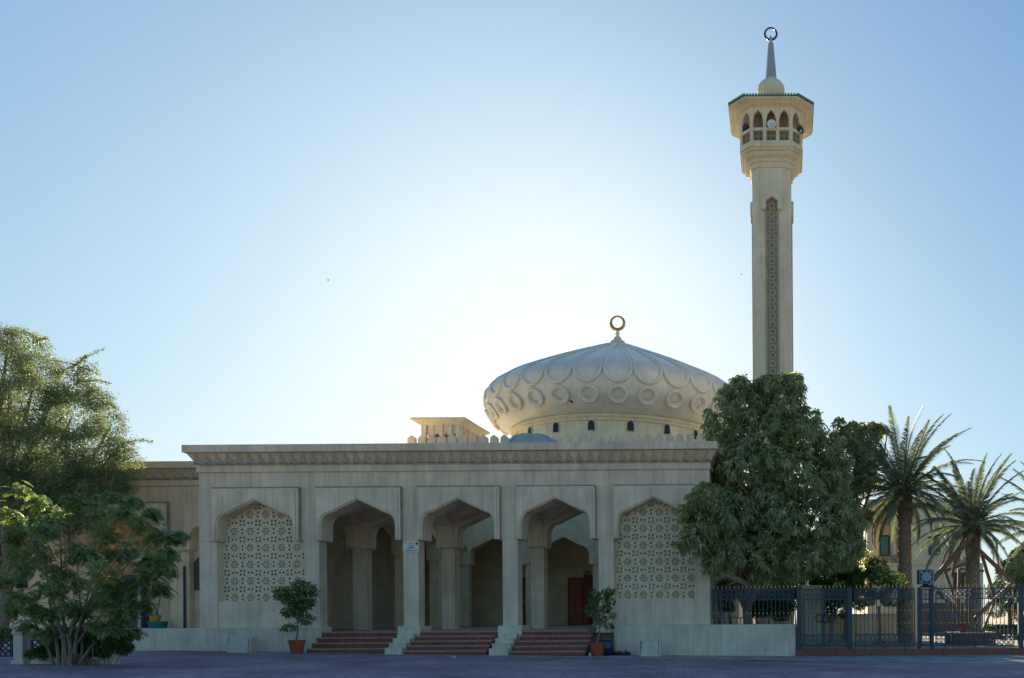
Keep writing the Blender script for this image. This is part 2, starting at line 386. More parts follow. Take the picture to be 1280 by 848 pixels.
wall.build('front_wall', PLAS, mosque, bevel=.01)
for (a, b) in FX: frame(mosque, a, b, None, None)
pillar_me = MB().box(-PW, PW, 0, .62, 0, SPR-FZ+.002).mesh('pillar', PLAS)
base_me = MB().box(-.47, .47, -.12, .66, -.0, .22).mesh('pillar_base', PODM)
for i, x in enumerate(PIL):
    p = inst(pillar_me, 'pillar', mosque, T((x, 0, FZ)))
    b = p.modifiers.new('bevel', 'BEVEL'); b.width = .015; b.segments = 2
# end bays: jambs, screens, sills
for (xa, xb, jx0, jx1, side) in ((XL, gx(271, 0), gx(271, 0), PIL[0]-PW, 0), (gx(868, 0), XR, PIL[3]+PW, gx(868, 0), 1)):
    MB().box(xa, xb, 0, .62, LEDGE, SPR-.002).build('corner_pier', PLAS, mosque, bevel=.015)
    MB().box(jx0+.002, jx1-.002, .06, .6, LEDGE, 2.2).build('parapet_panel', PLAS, mosque, bevel=.012)
    s = .342; nx = int(math.ceil((jx1-jx0)/s)); j = MB()
    s = (jx1-jx0)/nx
    screen(j, jx0, 2.2, nx, 12, s, .38, .11, lambda i, jj: JK(i+1, jj), sz=.3405)
    o = j.build('pierced_screen', JALI, mosque); tag(o, 'pierced stone screen of six-pointed rosettes, %s' % ('open behind' if not side else 'backed with solid panel'), kind='stuff')
# the right-hand screen is backed, save for two openings
jx0, jx1 = PIL[3]+PW, gx(868, 0); bk = MB(); YB = .53
wz0, wz1 = gz(715, .45, 790), gz(688, .45, 790)
wins = [(gx(776, .45), gx(794, .45)), (gx(834, .45), gx(853, .45))]
bk.box(jx0, jx1, YB, YB+.1, 2.2, wz0); bk.box(jx0, jx1, YB, YB+.1, wz1, 6.3)
xs = [jx0]+[q for w_ in wins for q in w_]+[jx1]
for i in range(0, 6, 2): bk.box(xs[i], xs[i+1], YB, YB+.1, wz0, wz1)
bk.build('screen_backing', JALI, mosque)

# podium plinths between the stairs, stepping down like cheek walls
SW = [(gx(401, -.45), gx(497, -.45)), (gx(525, -.45), gx(622, -.45)), (gx(652, -.45), gx(741, -.45))]
cheeks = [(SW[0][1], SW[1][0]), (SW[1][1], SW[2][0])]
NST = [4, 5, 5]; TR = .36
for k, (a, b) in enumerate(cheeks):
    m_ = (a+b)/2; g = ground(m_); mb = MB(); mb.box(a, b, -.50, .66, -.2, LEDGE+.02)
    n = 5; h = (FZ-g)/n
    for i in range(1, n): mb.box(a+.12, b-.12, -.5-TR*i, -.5-TR*(i-1), -.2, FZ-h*i+.09-.001*i)
    mb.build('stair_cheek', PODM, mosque, bevel=.012)
for x in (PIL[0], PIL[3]):
    MB().box(x-PW-.12, x+PW+.12, -.12, .66, LEDGE-.3, LEDGE+.021).build('pillar_base', PODM, mosque, bevel=.012)
# floor lip under the open bays
for i, (a, b) in enumerate(SW):
    g = ground((a+b)/2); n = NST[i]; h = (FZ-g)/n
    st_ = thing('stone_steps', ((a+b)/2, -.45, g), ['flight of four red granite steps beside the left potted tree', 'middle flight of five red granite steps between the two white cheek walls', 'flight of five red granite steps leading up to the carved red doors'][i], 'steps', 'red granite entrance steps')
    for k in range(n):
        zt = FZ-h*k; yf = -.48-TR*k; yb_ = yf+TR if k else .36
        # the steps flare to the left, following the kerb
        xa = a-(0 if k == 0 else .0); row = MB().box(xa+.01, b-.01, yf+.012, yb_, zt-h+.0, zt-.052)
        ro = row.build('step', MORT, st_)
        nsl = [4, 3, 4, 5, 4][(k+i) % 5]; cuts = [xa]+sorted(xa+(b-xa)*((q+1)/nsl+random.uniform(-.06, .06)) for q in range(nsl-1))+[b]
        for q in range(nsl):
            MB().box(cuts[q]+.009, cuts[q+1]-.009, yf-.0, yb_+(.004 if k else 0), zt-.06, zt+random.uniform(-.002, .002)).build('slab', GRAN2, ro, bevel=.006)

# cornices ----------------------------------------------------------
pyr = MB(); pw, ph = .43, .50                     # one facet of the zigzag, on the sloping band
pyr.add([(-pw/2, 0, 0), (pw/2, 0, 0), (0, 0, ph), (-.02, -.17, .17), (0, .02, .1)], [(0, 3, 2), (3, 1, 2), (0, 1, 3), (0, 2, 4), (2, 1, 4), (1, 0, 4)])
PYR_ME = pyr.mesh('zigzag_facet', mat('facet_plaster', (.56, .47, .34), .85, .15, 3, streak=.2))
def cornice(parent, u0, u1, ztop, O, ang, name='cornice', ends=(True, True), m=PLAS):
    """local x runs along the wall, local -y points out of it; O is the foot of the wall plane"""
    M = T(O) @ RZ(ang)
    e0, e1 = (.30 if ends[0] else 0), (.34 if ends[1] else 0)
    zb = ztop-.76
    c = MB()
    # sloping band as a frustum
    c.add([(u0, -.06, zb), (u1, -.06, zb), (u1+e1*.92, -.34, ztop-.30), (u0-e0*.92, -.34, ztop-.30), (u0, .6, zb), (u1, .6, zb), (u1+e1*.92, .6, ztop-.30), (u0-e0*.92, .6, ztop-.30)],
          [(0, 1, 2, 3), (1, 5, 6, 2), (5, 4, 7, 6), (4, 0, 3, 7), (3, 2, 6, 7), (4, 5, 1, 0)], M)
    co = c.build(name, m, parent, bevel=.008)
    MB().box(u0-e0-.02, u1+e1+.02, -.55, .7, ztop-.30+.002, ztop, M).build('fascia', m, co, bevel=.01)
    MB().box(u0-.05 if ends[0] else u0, u1+.05 if ends[1] else u1, -.085, .6, zb-.27, zb-.012, M).build('flat_band', m, co, bevel=.01)
    n = int((u1-u0+.6)/.43); a = math.atan2(.28, .46)*.99
    ua = (u0+u1)/2-(n-1)*.43/2
    for k in range(n):
        inst(PYR_ME, 'zigzag_facet', co, M @ T((ua+k*.43, -.095, zb+.03)) @ Matrix.Rotation(a, 4, 'X'))
    return co
cornice(mosque, XL, XR, 8.48, (0, 0, 0), 0)
cornice(mosque, .75, 19.0, 8.48, (XR, 0, 0), R(90), ends=(False, False))
for ya, yb in [(.72, 1.6)]+[(Y-.6, Y+.6) for Y in YR[1:]]: MB().box(XR-.5, XR, ya, yb, 1.0, SPR).build('side_pier', PLAS, mosque)  # wall opened between these piers to let light into the courtyard
MB().box(XR-.5, XR, .72, 19, SPR+.001, 7.70).build('side_wall', PLAS, mosque)
MB().box(XL, XL+.5, .72, 21.45, .9, 8.5).build('side_wall', PLAS, mosque)

# inner colonnades, courtyard arcades and vaults --------------------
ARX = [(PIL[0]+PIL[1])/2, (PIL[1]+PIL[2])/2, (PIL[2]+PIL[3])/2]
def row_wall(Y, apexes, zt, m, y_half=.42, x0=None, x1=None, extra=True):
    xs_ = [gx(258, 0)]+PIL+[gx(880, 0)]
    for i in range(len(xs_)-1):
        a, b = xs_[i], xs_[i+1]; c = (a+b)/2; hw = (b-a)/2-.45
        f_ = MB(); arch_plate(f_, a+.001, b-.001, SPR-.002*(i % 2), zt, c, hw, 6.28, Y-y_half, Y+y_half); o = f_.build('inner_arch', m, mosque, bevel=.012)
        g_ = MB(); arch_plate(g_, c-hw-.28, c+hw+.28, SPR-.03, CAPT, c, hw-.03, 6.25, Y-y_half-.09, Y-y_half+.01); g_.build('arch_border', m, o, bevel=.01)
def column(x, Y, m): MB().box(x-PW*.95, x+PW*.95, Y-PW, Y+PW, FZ, SPR+.05).build('pillar', m, mosque, bevel=.015)
row_wall(YR[1], 0, 8.2, PLAS); row_wall(YR[4], 0, 11.6, INNER)
for r_, Y in enumerate(YR[1:]):
    for i, x in enumerate(PIL):
        if r_ in (0, 3) or i in (0, 3): column(x, Y, PLAS if r_ == 0 else INNER)
for x in (gx(262, 0), gx(876, 0)):
    for Y in YR[1:]: MB().box(x-.35, x+.35, Y-PW, Y+PW, FZ, SPR).build('pilaster', INNER, mosque)
# arches running in depth along the two side colonnades and between the first two rows
def depth_arch(x, Ya, Yb, zt, m, hwid=.38):
    c = (Ya+Yb)/2; hw = (Yb-Ya)/2-.45
    M = T((x, 0, 0)) @ RZ(R(90))                  # local x -> +Y, local y -> -X
    f_ = MB(); arch_plate(f_, Ya+.43, Yb-.43, SPR, zt, c, hw-.02, 6.28, -hwid, hwid, M); f_.build('inner_arch', m, mosque, bevel=.012)
for i in (0, 3):
    for k in range(1, 4): depth_arch(PIL[i], YR[k], YR[k+1], 8.2, INNER)
def vault(xa, xb, ya, yb, m):
    n = 28; hx, hy = (xb-xa)/2, (yb-ya)/2; cx, cy = (xa+xb)/2, (ya+yb)/2
    v = []; f = []
    for j in range(n+1):
        for i in range(n+1):
            u, w_ = -1+2*i/n, -1+2*j/n
            z = max(arch_z(u*hx, hx-.02, SPR, 6.40), arch_z(w_*hy, hy-.02, SPR, 6.40)); v.append((cx+u*hx, cy+w_*hy, z))
    for j in range(n):
        for i in range(n): a = j*(n+1)+i; f.append((a, a+1, a+n+2, a+n+1))
    n0 = len(v)
    return MB().add(v, f).build('vault', m, mosque, smooth=True)
xs_ = [gx(258, 0)]+PIL+[gx(880, 0)]
for i in range(5): vault(xs_[i]+.3 if i else xs_[i], xs_[i+1]-.3+.6*(0), .78, YR[1]-.40, INNER if i in (0, 4) else PLAS)
for i in range(1, 5):                             # transverse ribs between vault bays, down to the column caps
    x = xs_[i]; c = (.8+YR[1]-.42)/2; M = T((x, 0, 0)) @ RZ(R(90))
    f_ = MB(); arch_plate(f_, .78, YR[1]-.40, SPR+.003, 8.0, c, (YR[1]-.42-.8)/2-.14, 6.18, -.36, .36, M); f_.build('transverse_arch', PLAS, mosque, bevel=.012)
    MB().box(x-.40, x+.40, YR[1]-.44, YR[1]+.44, SPR-.04, SPR+.42).build('capital', PLAS, mosque, bevel=.012)
# roofs, back walls
MB().box(XL+.3, XR-.3, .5, YR[1]+.3, 8.25, 8.4).build('roof_slab', CONC, mosque)
for a, b in ((XL+.3, PIL[0]+.38), (PIL[3]-.38, XR-.3)): MB().box(a, b, YR[1]+.31, YR[4], 8.2, 8.35).build('roof_slab', CONC, mosque)
MB().box(XL+.02, XR-.5, YR[4]+.4, 21.45, 6.9, 7.1).build('porch_ceiling', INNER, mosque)
YW = 21.46
MB().box(XL, XR, YW, YW+.5, FZ-.5, 12.2).build('prayer_hall_wall', INNER, mosque)
# carved band and panels on the door wall
def wp(x, y, Y=YW): return pt(x, y, Y)
a, b = wp(697.5, 730), wp(706.5, 782)
MB().box(a[0], b[0], YW-.10, YW-.002, FZ, a[1]).build('wall_pilaster', INNER, mosque, bevel=.01)
MB().box(wp(690, 712)[0], wp(748, 712)[0], YW-.06, YW-.002, wp(720, 721)[1], wp(720, 713)[1]).build('carved_band', INNER, mosque, bevel=.01)
for k in range(9):
    x = wp(695+k*6, 705)[0]; z = wp(695, 706)[1]
    pts = [(x+.30*math.cos(t)*(1-.12*t/3), YW-.03, z+.26*math.sin(t)*(1-.1*t/3)) for t in np.linspace(0, 5.2, 14)]
    MB().tube(pts, .028, 5).build('scroll_relief', INNER, mosque)
def red_door(x0, y0, x1, y1, Y=YW, handle=True):
    (xa, zt), (xb, _) = pt(x0, y0, Y), pt(x1, y1, Y); zb = FZ+.03
    d = MB().box(xa-.16, xb+.16, Y-.10, Y-.003, FZ, zt+.16).build('door', WOOD, mosque, bevel=.01)
    MB().box(xa-.03, xb+.03, Y-.17, Y-.09, zb, zt).build('door_leaf', mat('door_leaf_wood', (.46, .13, .06), .45, .3, 14), d, bevel=.008)
    w_ = xb-xa; h = (zt-zb)
    for k in range(3):
        zc = zb+h*(k+.5)/3; s_ = w_*.34
        MB().tube([(xa+w_/2+s_*u, Y-.185, zc+s_*1.15*v_) for u, v_ in ((-1, -1), (1, -1), (1, 1), (-1, 1))], .026, 4, True).build('moulding', BRASSW, d)
        MB().tube([(xa+w_/2+s_*.7*math.cos(q*math.pi/4), Y-.19, zc+s_*.7*math.sin(q*math.pi/4)) for q in range(8)], .016, 4, True).build('moulding', BRASSW, d)
    if handle: MB().tube([(xa+w_*.62, Y-.22, zb+h*.44), (xa+w_*.62, Y-.25, zb+h*.5), (xa+w_*.62, Y-.22, zb+h*.57)], .03, 6).build('handle', GOLD, d)
BRASSW = mat('door_moulding', (.62, .26, .10), .45, .2, 10)
red_door(713, 725.5, 728, 779, handle=False); red_door(653.5, 725, 660, 779)
# carved red portal with an arched opening
Yp = YW-.55; (xa, zt), (xb, _) = pt(729.5, 719, Yp), pt(764, 719, Yp); zb = FZ; c = (xa+xb)/2; ow = (xb-xa)/2-.38
p = [(xa, zb), (xa, zt), (xb, zt), (xb, zb), (c+ow, zb)]+[(c+ow*math.cos(t), zb+1.95+ow*.9*math.sin(t)) for t in np.linspace(0, math.pi, 15)]+[(c-ow, zb)]
po = MB().prism(p, Yp, YW-.18).build('carved_portal', WOOD, mosque, bevel=.012)
sc = MB(); screen(sc, xa+.05, zb+.1, 3, 26, .13, Yp-.03, .025, lambda i, j: 'O', sz=.13)
screen(sc, xa+.05+.39, zt-.36, 9, 2, .13, Yp-.03, .025, lambda i, j: 'O', sz=.13)
tag(sc.build('carved_lattice', mat('portal_lattice', (.36, .10, .07), .5, .2, 12), po), kind='stuff')
MB().box(c-ow, c+ow, YW-.15, YW-.12, zb, zb+3.0).build('portal_doorway', BLACK, po)
# upper hall with merlons, seen over the cornice
Ym = 19.3
hz = gz(553, Ym, 600)+.0
MB().box(XL+.1, XR-.2, Ym, 23, 11.62, hz-.02).build('hall_parapet', PLAS, mosque)
MB().box(XL+.1, XR-.2, 22, 60, 11.0, hz-.35).build('hall_roof', CONC, mosque)
mer = MB().prism([(-.24, 0), (.24, 0), (.24, .30), (.12, .42), (0, .50), (-.12, .42), (-.24, .30)], -.12, .12).mesh('merlon', PLAS)
xm = gx(514, Ym, 548)
k = 0
while xm+k*.646 < XR-.3:
    inst(mer, 'merlon', mosque, T((xm+k*.646, Ym+.13, hz-.03))); k += 1
# side walls of the hall, so it closes from the side
MB().box(XR-.7, XR-.2, 19.5, 60, 0, hz-.05).build('hall_side_wall', PLAS, mosque)
MB().box(XL+.1, XL+.6, 23.1, 60, 0, hz-.05).build('hall_side_wall', PLAS, mosque)

# covered centre of the courtyard, with its small blue dome
Yc = 10.4; xc = gx(666, Yc, 545)
rf = MB(); rf.box(xc-2.2, xc+2.2, Yc-2.2, Yc+2.2, 10.0, 10.15)
lan = rf.build('lantern_roof', CONC, mosque)
for sx in (-1, 1):
    for sy in (-1, 1): MB().box(xc+sx*2-.12, xc+sx*2+.12, Yc+sy*2-.12, Yc+sy*2+.12, FZ if 0 else 8.2, 10.0).build('lantern_post', CONC, lan)
    MB().box(xc+sx*2-.15, xc+sx*2+.15, YR[1]+.4, YR[4]-.4, 7.85, 8.2).build('lantern_beam', CONC, lan)
zt = gz(543.5, Yc, 666)
sd_ = MB().lathe([(1.8, 10.0), (1.75, 10.15), (1.5, 10.42), (1.15, zt-.27), (.7, zt-.10), (.3, zt-.02), (.02, zt)], 16, (xc, Yc)).build('small_dome', BDOM, mosque, smooth=True)
for k in range(8):
    a = k*math.pi/4+.2; MB().tube([(xc+r*math.cos(a), Yc+r*math.sin(a), z+.02) for r, z in ((1.75, 10.15), (1.5, 10.42), (1.15, zt-.27), (.7, zt-.10), (.3, zt-.02), (.02, zt))], .03, 4).build('seam', BDOM, sd_)

# ---- the great dome
Yd = 35.05; dd = Yd+D; xd = gx(772.4, Yd, 470)
PROF = [(8.15, 15.95), (8.35, 16.02), (9.1, 16.38), (9.65, 16.85), (10.0, 17.4), (10.12, 18.0), (10.05, 18.6), (9.75, 19.0), (9.2, 19.42), (8.45, 19.84), (7.3, 20.40), (5.9, 21.03), (4.4, 21.68), (2.9, 22.30), (1.6, 22.84), (.8, 23.15)]
seg = [0]
for i in range(1, len(PROF)): seg.append(seg[-1]+math.dist(PROF[i], PROF[i-1]))
def prof_at(s):
    s = min(max(s, 0), seg[-1])
    for i in range(1, len(seg)):
        if s <= seg[i]:
            t = (s-seg[i-1])/(seg[i]-seg[i-1]); a, b = PROF[i-1], PROF[i]
            return (a[0]+(b[0]-a[0])*t, a[1]+(b[1]-a[1])*t)
    return PROF[-1]
def s_of_z(z):
    for i in range(1, len(seg)):
        if z <= PROF[i][1]: return seg[i-1]+(z-PROF[i-1][1])/(PROF[i][1]-PROF[i-1][1])*(seg[i]-seg[i-1])
    return seg[-1]
PH0 = math.atan2(-dd, -xd)                       # a lobe faces the street
NL = 30; STEP = 2*math.pi/NL
s_cusp = s_of_z(18.75); RB = 1.0
na = NL*12; v = []; f = []; ns = 44
def lobe_bulge(ph, s):
    u = ((ph-PH0)/STEP+.5) % 1.0-.5              # -.5..+.5 across a lobe
    r, z = prof_at(s); x = u*STEP*r; low = s_cusp-math.sqrt(max(0, RB*RB-x*x)) if abs(x) < RB else s_cusp
    k = min(1, max(0, (s-low)/.35)); return .10*k*math.cos(u*math.pi)*min(1, r/4)
for j in range(ns+1):
    s = seg[-1]*j/ns
    for i in range(na):
        ph = PH0+2*math.pi*i/na; r, z = prof_at(s); b = lobe_bulge(ph, s)
        v.append((xd+(r+b*.6)*math.cos(ph), Yd+(r+b*.6)*math.sin(ph), z+b*.7))
for j in range(ns):
    for i in range(na): f.append((j*na+i, j*na+(i+1) % na, (j+1)*na+(i+1) % na, (j+1)*na+i))
dome = MB().add(v, f).build('dome', DOME, mosque, smooth=True)
tag(dome, 'wide squat dome with scalloped petal ribs over a row of ring medallions')
def on_dome(ph, s, lift=.0):
    r, z = prof_at(s); r2, z2 = prof_at(s+.15); tx, tz = r2-r, z2-z; L_ = math.hypot(tx, tz) or 1; nx_, nz_ = tz/L_, -tx/L_
    return Vector((xd+(r+nx_*lift)*math.cos(ph), Yd+(r+nx_*lift)*math.sin(ph), z+nz_*lift))
for k in range(NL):
    ph = PH0+k*STEP; rb = MB(); pts = []; w0 = STEP/2
    top = seg[-1]-.05
    for sgn in (-1, 1):                           # each petal: rib down the left, round the foot, back up the right
        line = []
        for q in range(17):
            s = top+(s_cusp-top)*q/16; r = prof_at(s)[0]
            hw = max(.0, w0*r-.12 if w0*r > .30 else w0*r*.62)/r; line.append((sgn*hw, s))
        if sgn < 0: path = line
        else: right = line[::-1]
    r0 = prof_at(s_cusp)[0]; arc = []
    hwc = w0*r0-.12
    for q in range(1, 14):
        t = math.pi*q/14; arc.append((-hwc*math.cos(t)/r0, s_cusp-RB*math.sin(t)))
    pts = [on_dome(ph+a, s, .03) for a, s in path+arc+right]
    rb.tube(pts, .15, 8).build('petal_rib', DOME, dome, smooth=True)
smed = s_of_z(16.98)
pm = on_dome(PH0, smed); pu = (on_dome(PH0, smed+.1)-on_dome(PH0, smed-.1)).normalized(); pr = Vector((-math.sin(PH0), math.cos(PH0), 0)); pn = pr.cross(pu)
med = MB()
for rr, tr_, lf in ((.58, .13, .06), (.42, .07, .03)):
    med.tube([(rr*math.cos(2*math.pi*q/24), rr*math.sin(2*math.pi*q/24), lf) for q in range(24)], tr_, 6, True)
MED = med.mesh('medallion', DOME, smooth=True)
for k in range(NL):
    ph = PH0+k*STEP; p_ = on_dome(ph, smed); u_ = (on_dome(ph, smed+.1)-on_dome(ph, smed-.1)).normalized(); r_ = Vector((-math.sin(ph), math.cos(ph), 0)); n_ = r_.cross(u_)
    M = Matrix((r_, u_, n_)).transposed().to_4x4(); M.translation = p_
    inst(MED, 'medallion', dome, M)
drum = MB().lathe([(7.92, 11.9), (7.92, 15.6)], 120, (xd, Yd)).build('drum', PLAT, mosque, smooth=True)
MB().lathe([(7.90, 15.5), (8.06, 15.52), (8.12, 15.62), (8.12, 15.7), (8.24, 15.72), (8.32, 15.82), (8.28, 15.93), (8.1, 15.99)], 120, (xd, Yd)).build('moulded_ring', PLAT, drum, smooth=True)
wn = MB(); wo_ = [(-.27, 0), (.27, 0), (.27, .5)]+[(.27*math.cos(t), .5+.27*math.sin(t)) for t in np.linspace(.3, math.pi-.3, 6)]+[(-.27, .5)]
WIN = MB().prism(wo_, -.03, .1).mesh('drum_window', GLASS)
sur = MB(); ring = [(p_[0]*1.22, p_[1]*1.06-.02) for p_ in wo_]
sur.tube([(p_[0], -.03, p_[1]) for p_ in wo_], .035, 4, True)
SUR = sur.mesh('window_surround', PLAT)
for k in range(18):
    ph = PH0+R(6.2)+k*R(20)
    M = T((xd+7.94*math.cos(ph), Yd+7.94*math.sin(ph), 14.78)) @ RZ(ph+math.pi/2)
    wi = inst(WIN, 'drum_window', drum, M); inst(SUR, 'window_surround', drum, M)
def crescent(mb, c, R_, t0, t1, n=32):            # ring thick at the foot and thin at the top
    mb.tube([(c[0]+R_*math.sin(a), c[1], c[2]-R_*math.cos(a)) for a in np.linspace(0, 2*math.pi, n, endpoint=False)], [t0+(t1-t0)*(1-math.cos(a))/2 for a in np.linspace(0, 2*math.pi, n, endpoint=False)], 8, True)
zf = 23.15; fin = MB().lathe([(.95, zf-.1), (.92, zf+.1), (.62, zf+.28), (.55, zf+.45), (.34, zf+.55), (.28, zf+.75), (.12, zf+.9), (.14, zf+1.0), (.2, zf+1.08), (.12, zf+1.18), (.06, zf+1.3), (.05, zf+1.5)], 20, (xd, Yd)).build('finial', PLAT, mosque, smooth=True)
cr = MB(); crescent(cr, (xd, Yd, gz(404, Yd, 772)), .53, .14, .08); cr.build('ring_finial', BRASS, fin, smooth=True)

# ---- wind-tower pavilion on the roof, left of the dome
Yk = 23.6; (kx0, kz1) = pt(513, 525, Yk); (kx1, _) = pt(581.5, 522, Yk); kd = 5.0
kz1 = gz(523.5, Yk, 560); kzb = hz-1.0
pav = tag(MB().box(kx0+.5, kx1-.5, Yk+.5, Yk+kd-.5, kz1-.32, kz1-.3).build('pavilion_core', PLAS, mosque), None)
pvm = MB()
pvm.add([(kx0, Yk, kz1), (kx1, Yk, kz1), (kx1, Yk+kd, kz1), (kx0, Yk+kd, kz1), (kx0+.45, Yk+.45, kz1-.3), (kx1-.45, Yk+.45, kz1-.3), (kx1-.45, Yk+kd-.45, kz1-.3), (kx0+.45, Yk+kd-.45, kz1-.3),
         (kx0, Yk, kz1+.1), (kx1, Yk, kz1+.1), (kx1, Yk+kd, kz1+.1), (kx0, Yk+kd, kz1+.1)],
        [(0, 1, 5, 4), (1, 2, 6, 5), (2, 3, 7, 6), (3, 0, 4, 7), (4, 5, 6, 7), (8, 9, 10, 11)[::-1][::-1], (0, 8, 9, 1)[::-1], (1, 9, 10, 2)[::-1], (2, 10, 11, 3)[::-1], (3, 11, 8, 0)[::-1]])
pvm.build('pavilion_eave', PLAT, pav, bevel=.02)
def trefoil_panel(w_, h):
    """upright panel, pierced by a trefoil"""
    o = [(-w_/2, 0), (w_/2, 0), (w_/2, h), (-w_/2, h)]; r = w_*.19; cz = h*.52; tre = []
    for (cx, cz_, a0, a1) in ((r*1.2, cz, -110, 60), (0, cz+r*1.25, -20, 200), (-r*1.2, cz, 120, 290)):
        tre += [(cx+r*math.cos(R(a)), cz_+r*math.sin(R(a))) for a in np.linspace(a0, a1, 8)]
    tre += [(-r*.3, cz-r*1.9), (r*.3, cz-r*1.9)]
    pts = o+tre; ed = [(i, (i+1) % 4) for i in range(4)]+[(4+i, 4+(i+1) % len(tre)) for i in range(len(tre))]
    vo, _, fo, *_ = delaunay_2d_cdt([Vector(p) for p in pts], ed, [], 0, 1e-6); mb = MB(); nn = len(vo)
    tr = [tuple(q) for q in fo if not inside((sum(vo[i].x for i in q)/3, sum(vo[i].y for i in q)/3), tre)]
    mb.add([(p.x, 0, p.y) for p in vo]+[(p.x, .12, p.y) for p in vo], tr+[(c+nn, b+nn, a+nn) for a, b, c in tr])
    n = len(tre); mb.add([(p[0], 0, p[1]) for p in tre]+[(p[0], .12, p[1]) for p in tre], [(i, (i+1) % n, (i+1) % n+n, i+n) for i in range(n)]); return mb
ph_ = kz1-.5-kzb; fw = (kx1-kx0-1.2); pwid = (fw-.25*3)/4
pane = trefoil_panel(pwid+.02, 1.45).mesh('trefoil_panel', PLAT)
for face in range(4):
    if face == 0: M0 = T((kx0+.6, Yk+.6, 0)); Lf = fw
    elif face == 1: M0 = T((kx1-.6, Yk+.6, 0)) @ RZ(R(90)); Lf = kd-1.2
    elif face == 2: M0 = T((kx1-.6, Yk+kd-.6, 0)) @ RZ(R(180)); Lf = fw
    else: M0 = T((kx0+.6, Yk+kd-.6, 0)) @ RZ(R(270)); Lf = kd-1.2
    n = 4 if face % 2 == 0 else 4; stp = Lf/n; pw_ = stp-.22
    pane = trefoil_panel(pw_+.03, 1.45).mesh('trefoil_panel', PLAT)
    for i in range(n):
        inst(pane, 'trefoil_panel', pav, M0 @ T(((i+.5)*stp, .06, kz1-.3-1.47)))
    for i in range(n+1):
        MB().box(i*stp-.11, i*stp+.11, -.04, .24, kzb-1.2, kz1-.302, M0).build('pavilion_post', PLAT, pav, bevel=.01)
    MB().box(.11, Lf-.11, 0.02, .2, kzb-1.2, kz1-.3-1.471, M0).build('pavilion_base', PLAT, pav)

# ---- sign on the second pillar
sx0, sz1 = pt(504, 678, 0); sx1, sz0 = pt(524, 690, 0)
sg = thing('sign_board', ((sx0+sx1)/2, -.03, sz0), 'small white sign with dark lettering and a black square, high on a pillar', 'sign')
MB().box(sx0, sx1, -.035, -.002, sz0, sz1).build('board', WHITE, sg, bevel=.004)
wr = MB(); Wd, Ht = sx1-sx0, sz1-sz0; rs = random.Random(3)
for (r0, r1, zc, th) in ((.08, .42, .84, .012), (.46, .72, .84, .012), (.33, .66, .60, .028), (.28, .72, .38, .034), (.12, .50, .13, .018), (.56, .86, .13, .018)):
    x = r0                                        # cursive strokes, each line one run of linked letters
    while x < r1:
        l = rs.uniform(.03, .07); dz = rs.uniform(-.02, .03)
        wr.beam((sx0+Wd*x, -.040, sz0+Ht*(zc+dz)), (sx0+Wd*min(x+l, r1), -.040, sz0+Ht*(zc+rs.uniform(-.02, .03))), Ht*th*1.6, .008)
        if rs.random() < .45: wr.beam((sx0+Wd*(x+l/2), -.041, sz0+Ht*zc), (sx0+Wd*(x+l/2), -.041, sz0+Ht*(zc+th*2.6+.03)), Ht*th*1.2, .008)
        x += l+rs.uniform(.0, .012)
tag(wr.build('lettering', mat('ink', (.02, .02, .05), .6, .1, 5), sg), kind='stuff')
MB().box(sx0+Wd*.80, sx0+Wd*.94, -.043, -.036, sz0+Ht*.73, sz0+Ht*.93).build('black_square', BLACK, sg)

# ------------------------------------------------------------------ left wing
YWg = 4.29; wx0, wx1 = gx(-60, YWg), XL-.001
wing = thing('side_wing', ((wx0+wx1)/2, YWg, 1.1), 'lower cream wing behind the trees at left, with zigzag cornice and framed niches', 'building wing')
WF = [(-18, 84), (105, 208), (229, 332)]
wl = MB(); wfx = [(gx(a, YWg-.2), gx(b, YWg-.2)) for a, b in WF]
wl.box(wx0, wx1, YWg, YWg+.6, CAPT, 7.82)
xs = [wx0]+[q for p_ in wfx for q in p_]
opn = []
for i, (a, b) in enumerate(wfx):
    pa = wfx[i-1][1] if i else wx0
    wl.box(pa-.02*(i > 0), a+.02, YWg, YWg+.6, SPR, CAPT)
wl.build('wing_wall', PLAS, wing, bevel=.01)
for i, (a, b) in enumerate(wfx):
    if i == 2: b = min(b, wx1)
    c = (wfx[i][0]+wfx[i][1])/2; hw = (wfx[i][1]-wfx[i][0])/2-.25
    if i < 2: frame(wing, a, b, None, None, Y=YWg)
    else:                                         # partly behind the main block: only its left half is built
        pz = [(a, SPR), (a, CAPT), (b, CAPT)]+[q for q in arch_pts(c, hw, SPR, 6.28)[::-1] if q[0] < b]
        pz = [(a, SPR), (a, CAPT), (b, CAPT), (b, arch_z(c-b, hw, SPR, 6.28))]+[q for q in arch_pts(c, hw, SPR, 6.28)[::-1] if q[0] < b-.02]
        MB().prism(pz, YWg-.16, YWg+.5).build('arch_frame', PLAS, wing, bevel=.012)
for a, b in ((-60, -10), (77, 112), (212, 236.5)):
    MB().box(gx(a, YWg), gx(b, YWg), YWg, YWg+.6, 1.1, SPR-.001).build('wing_pier', PLAS, wing, bevel=.012)
MB().box(wx0, gx(100, YWg+.9), YWg+.9, YWg+1.1, 1.0, 7).build('recessed_wall', INNER, wing)
MB().box(gx(236, YWg), wx1+.3, YWg+.35, YWg+.5, 1.0, 6.5).build('recessed_wall', PLAS, wing)
MB().box(gx(100, YWg+2.2)-.5, gx(212, YWg+2.2)+2.0, YWg+2.2, YWg+2.4, 1.0, 7).build('doorway_wall', PODM, wing)
MB().box(gx(112, YWg), gx(212, YWg), YWg+.2, YWg+2.2, gz(701, YWg, 180), 4.6).build('doorway_lintel', PODM, wing)
MB().box(gx(213, YWg), gx(216, YWg), YWg+.61, YWg+2.2, 1.1, 4.6).build('doorway_jamb', INNER, wing)
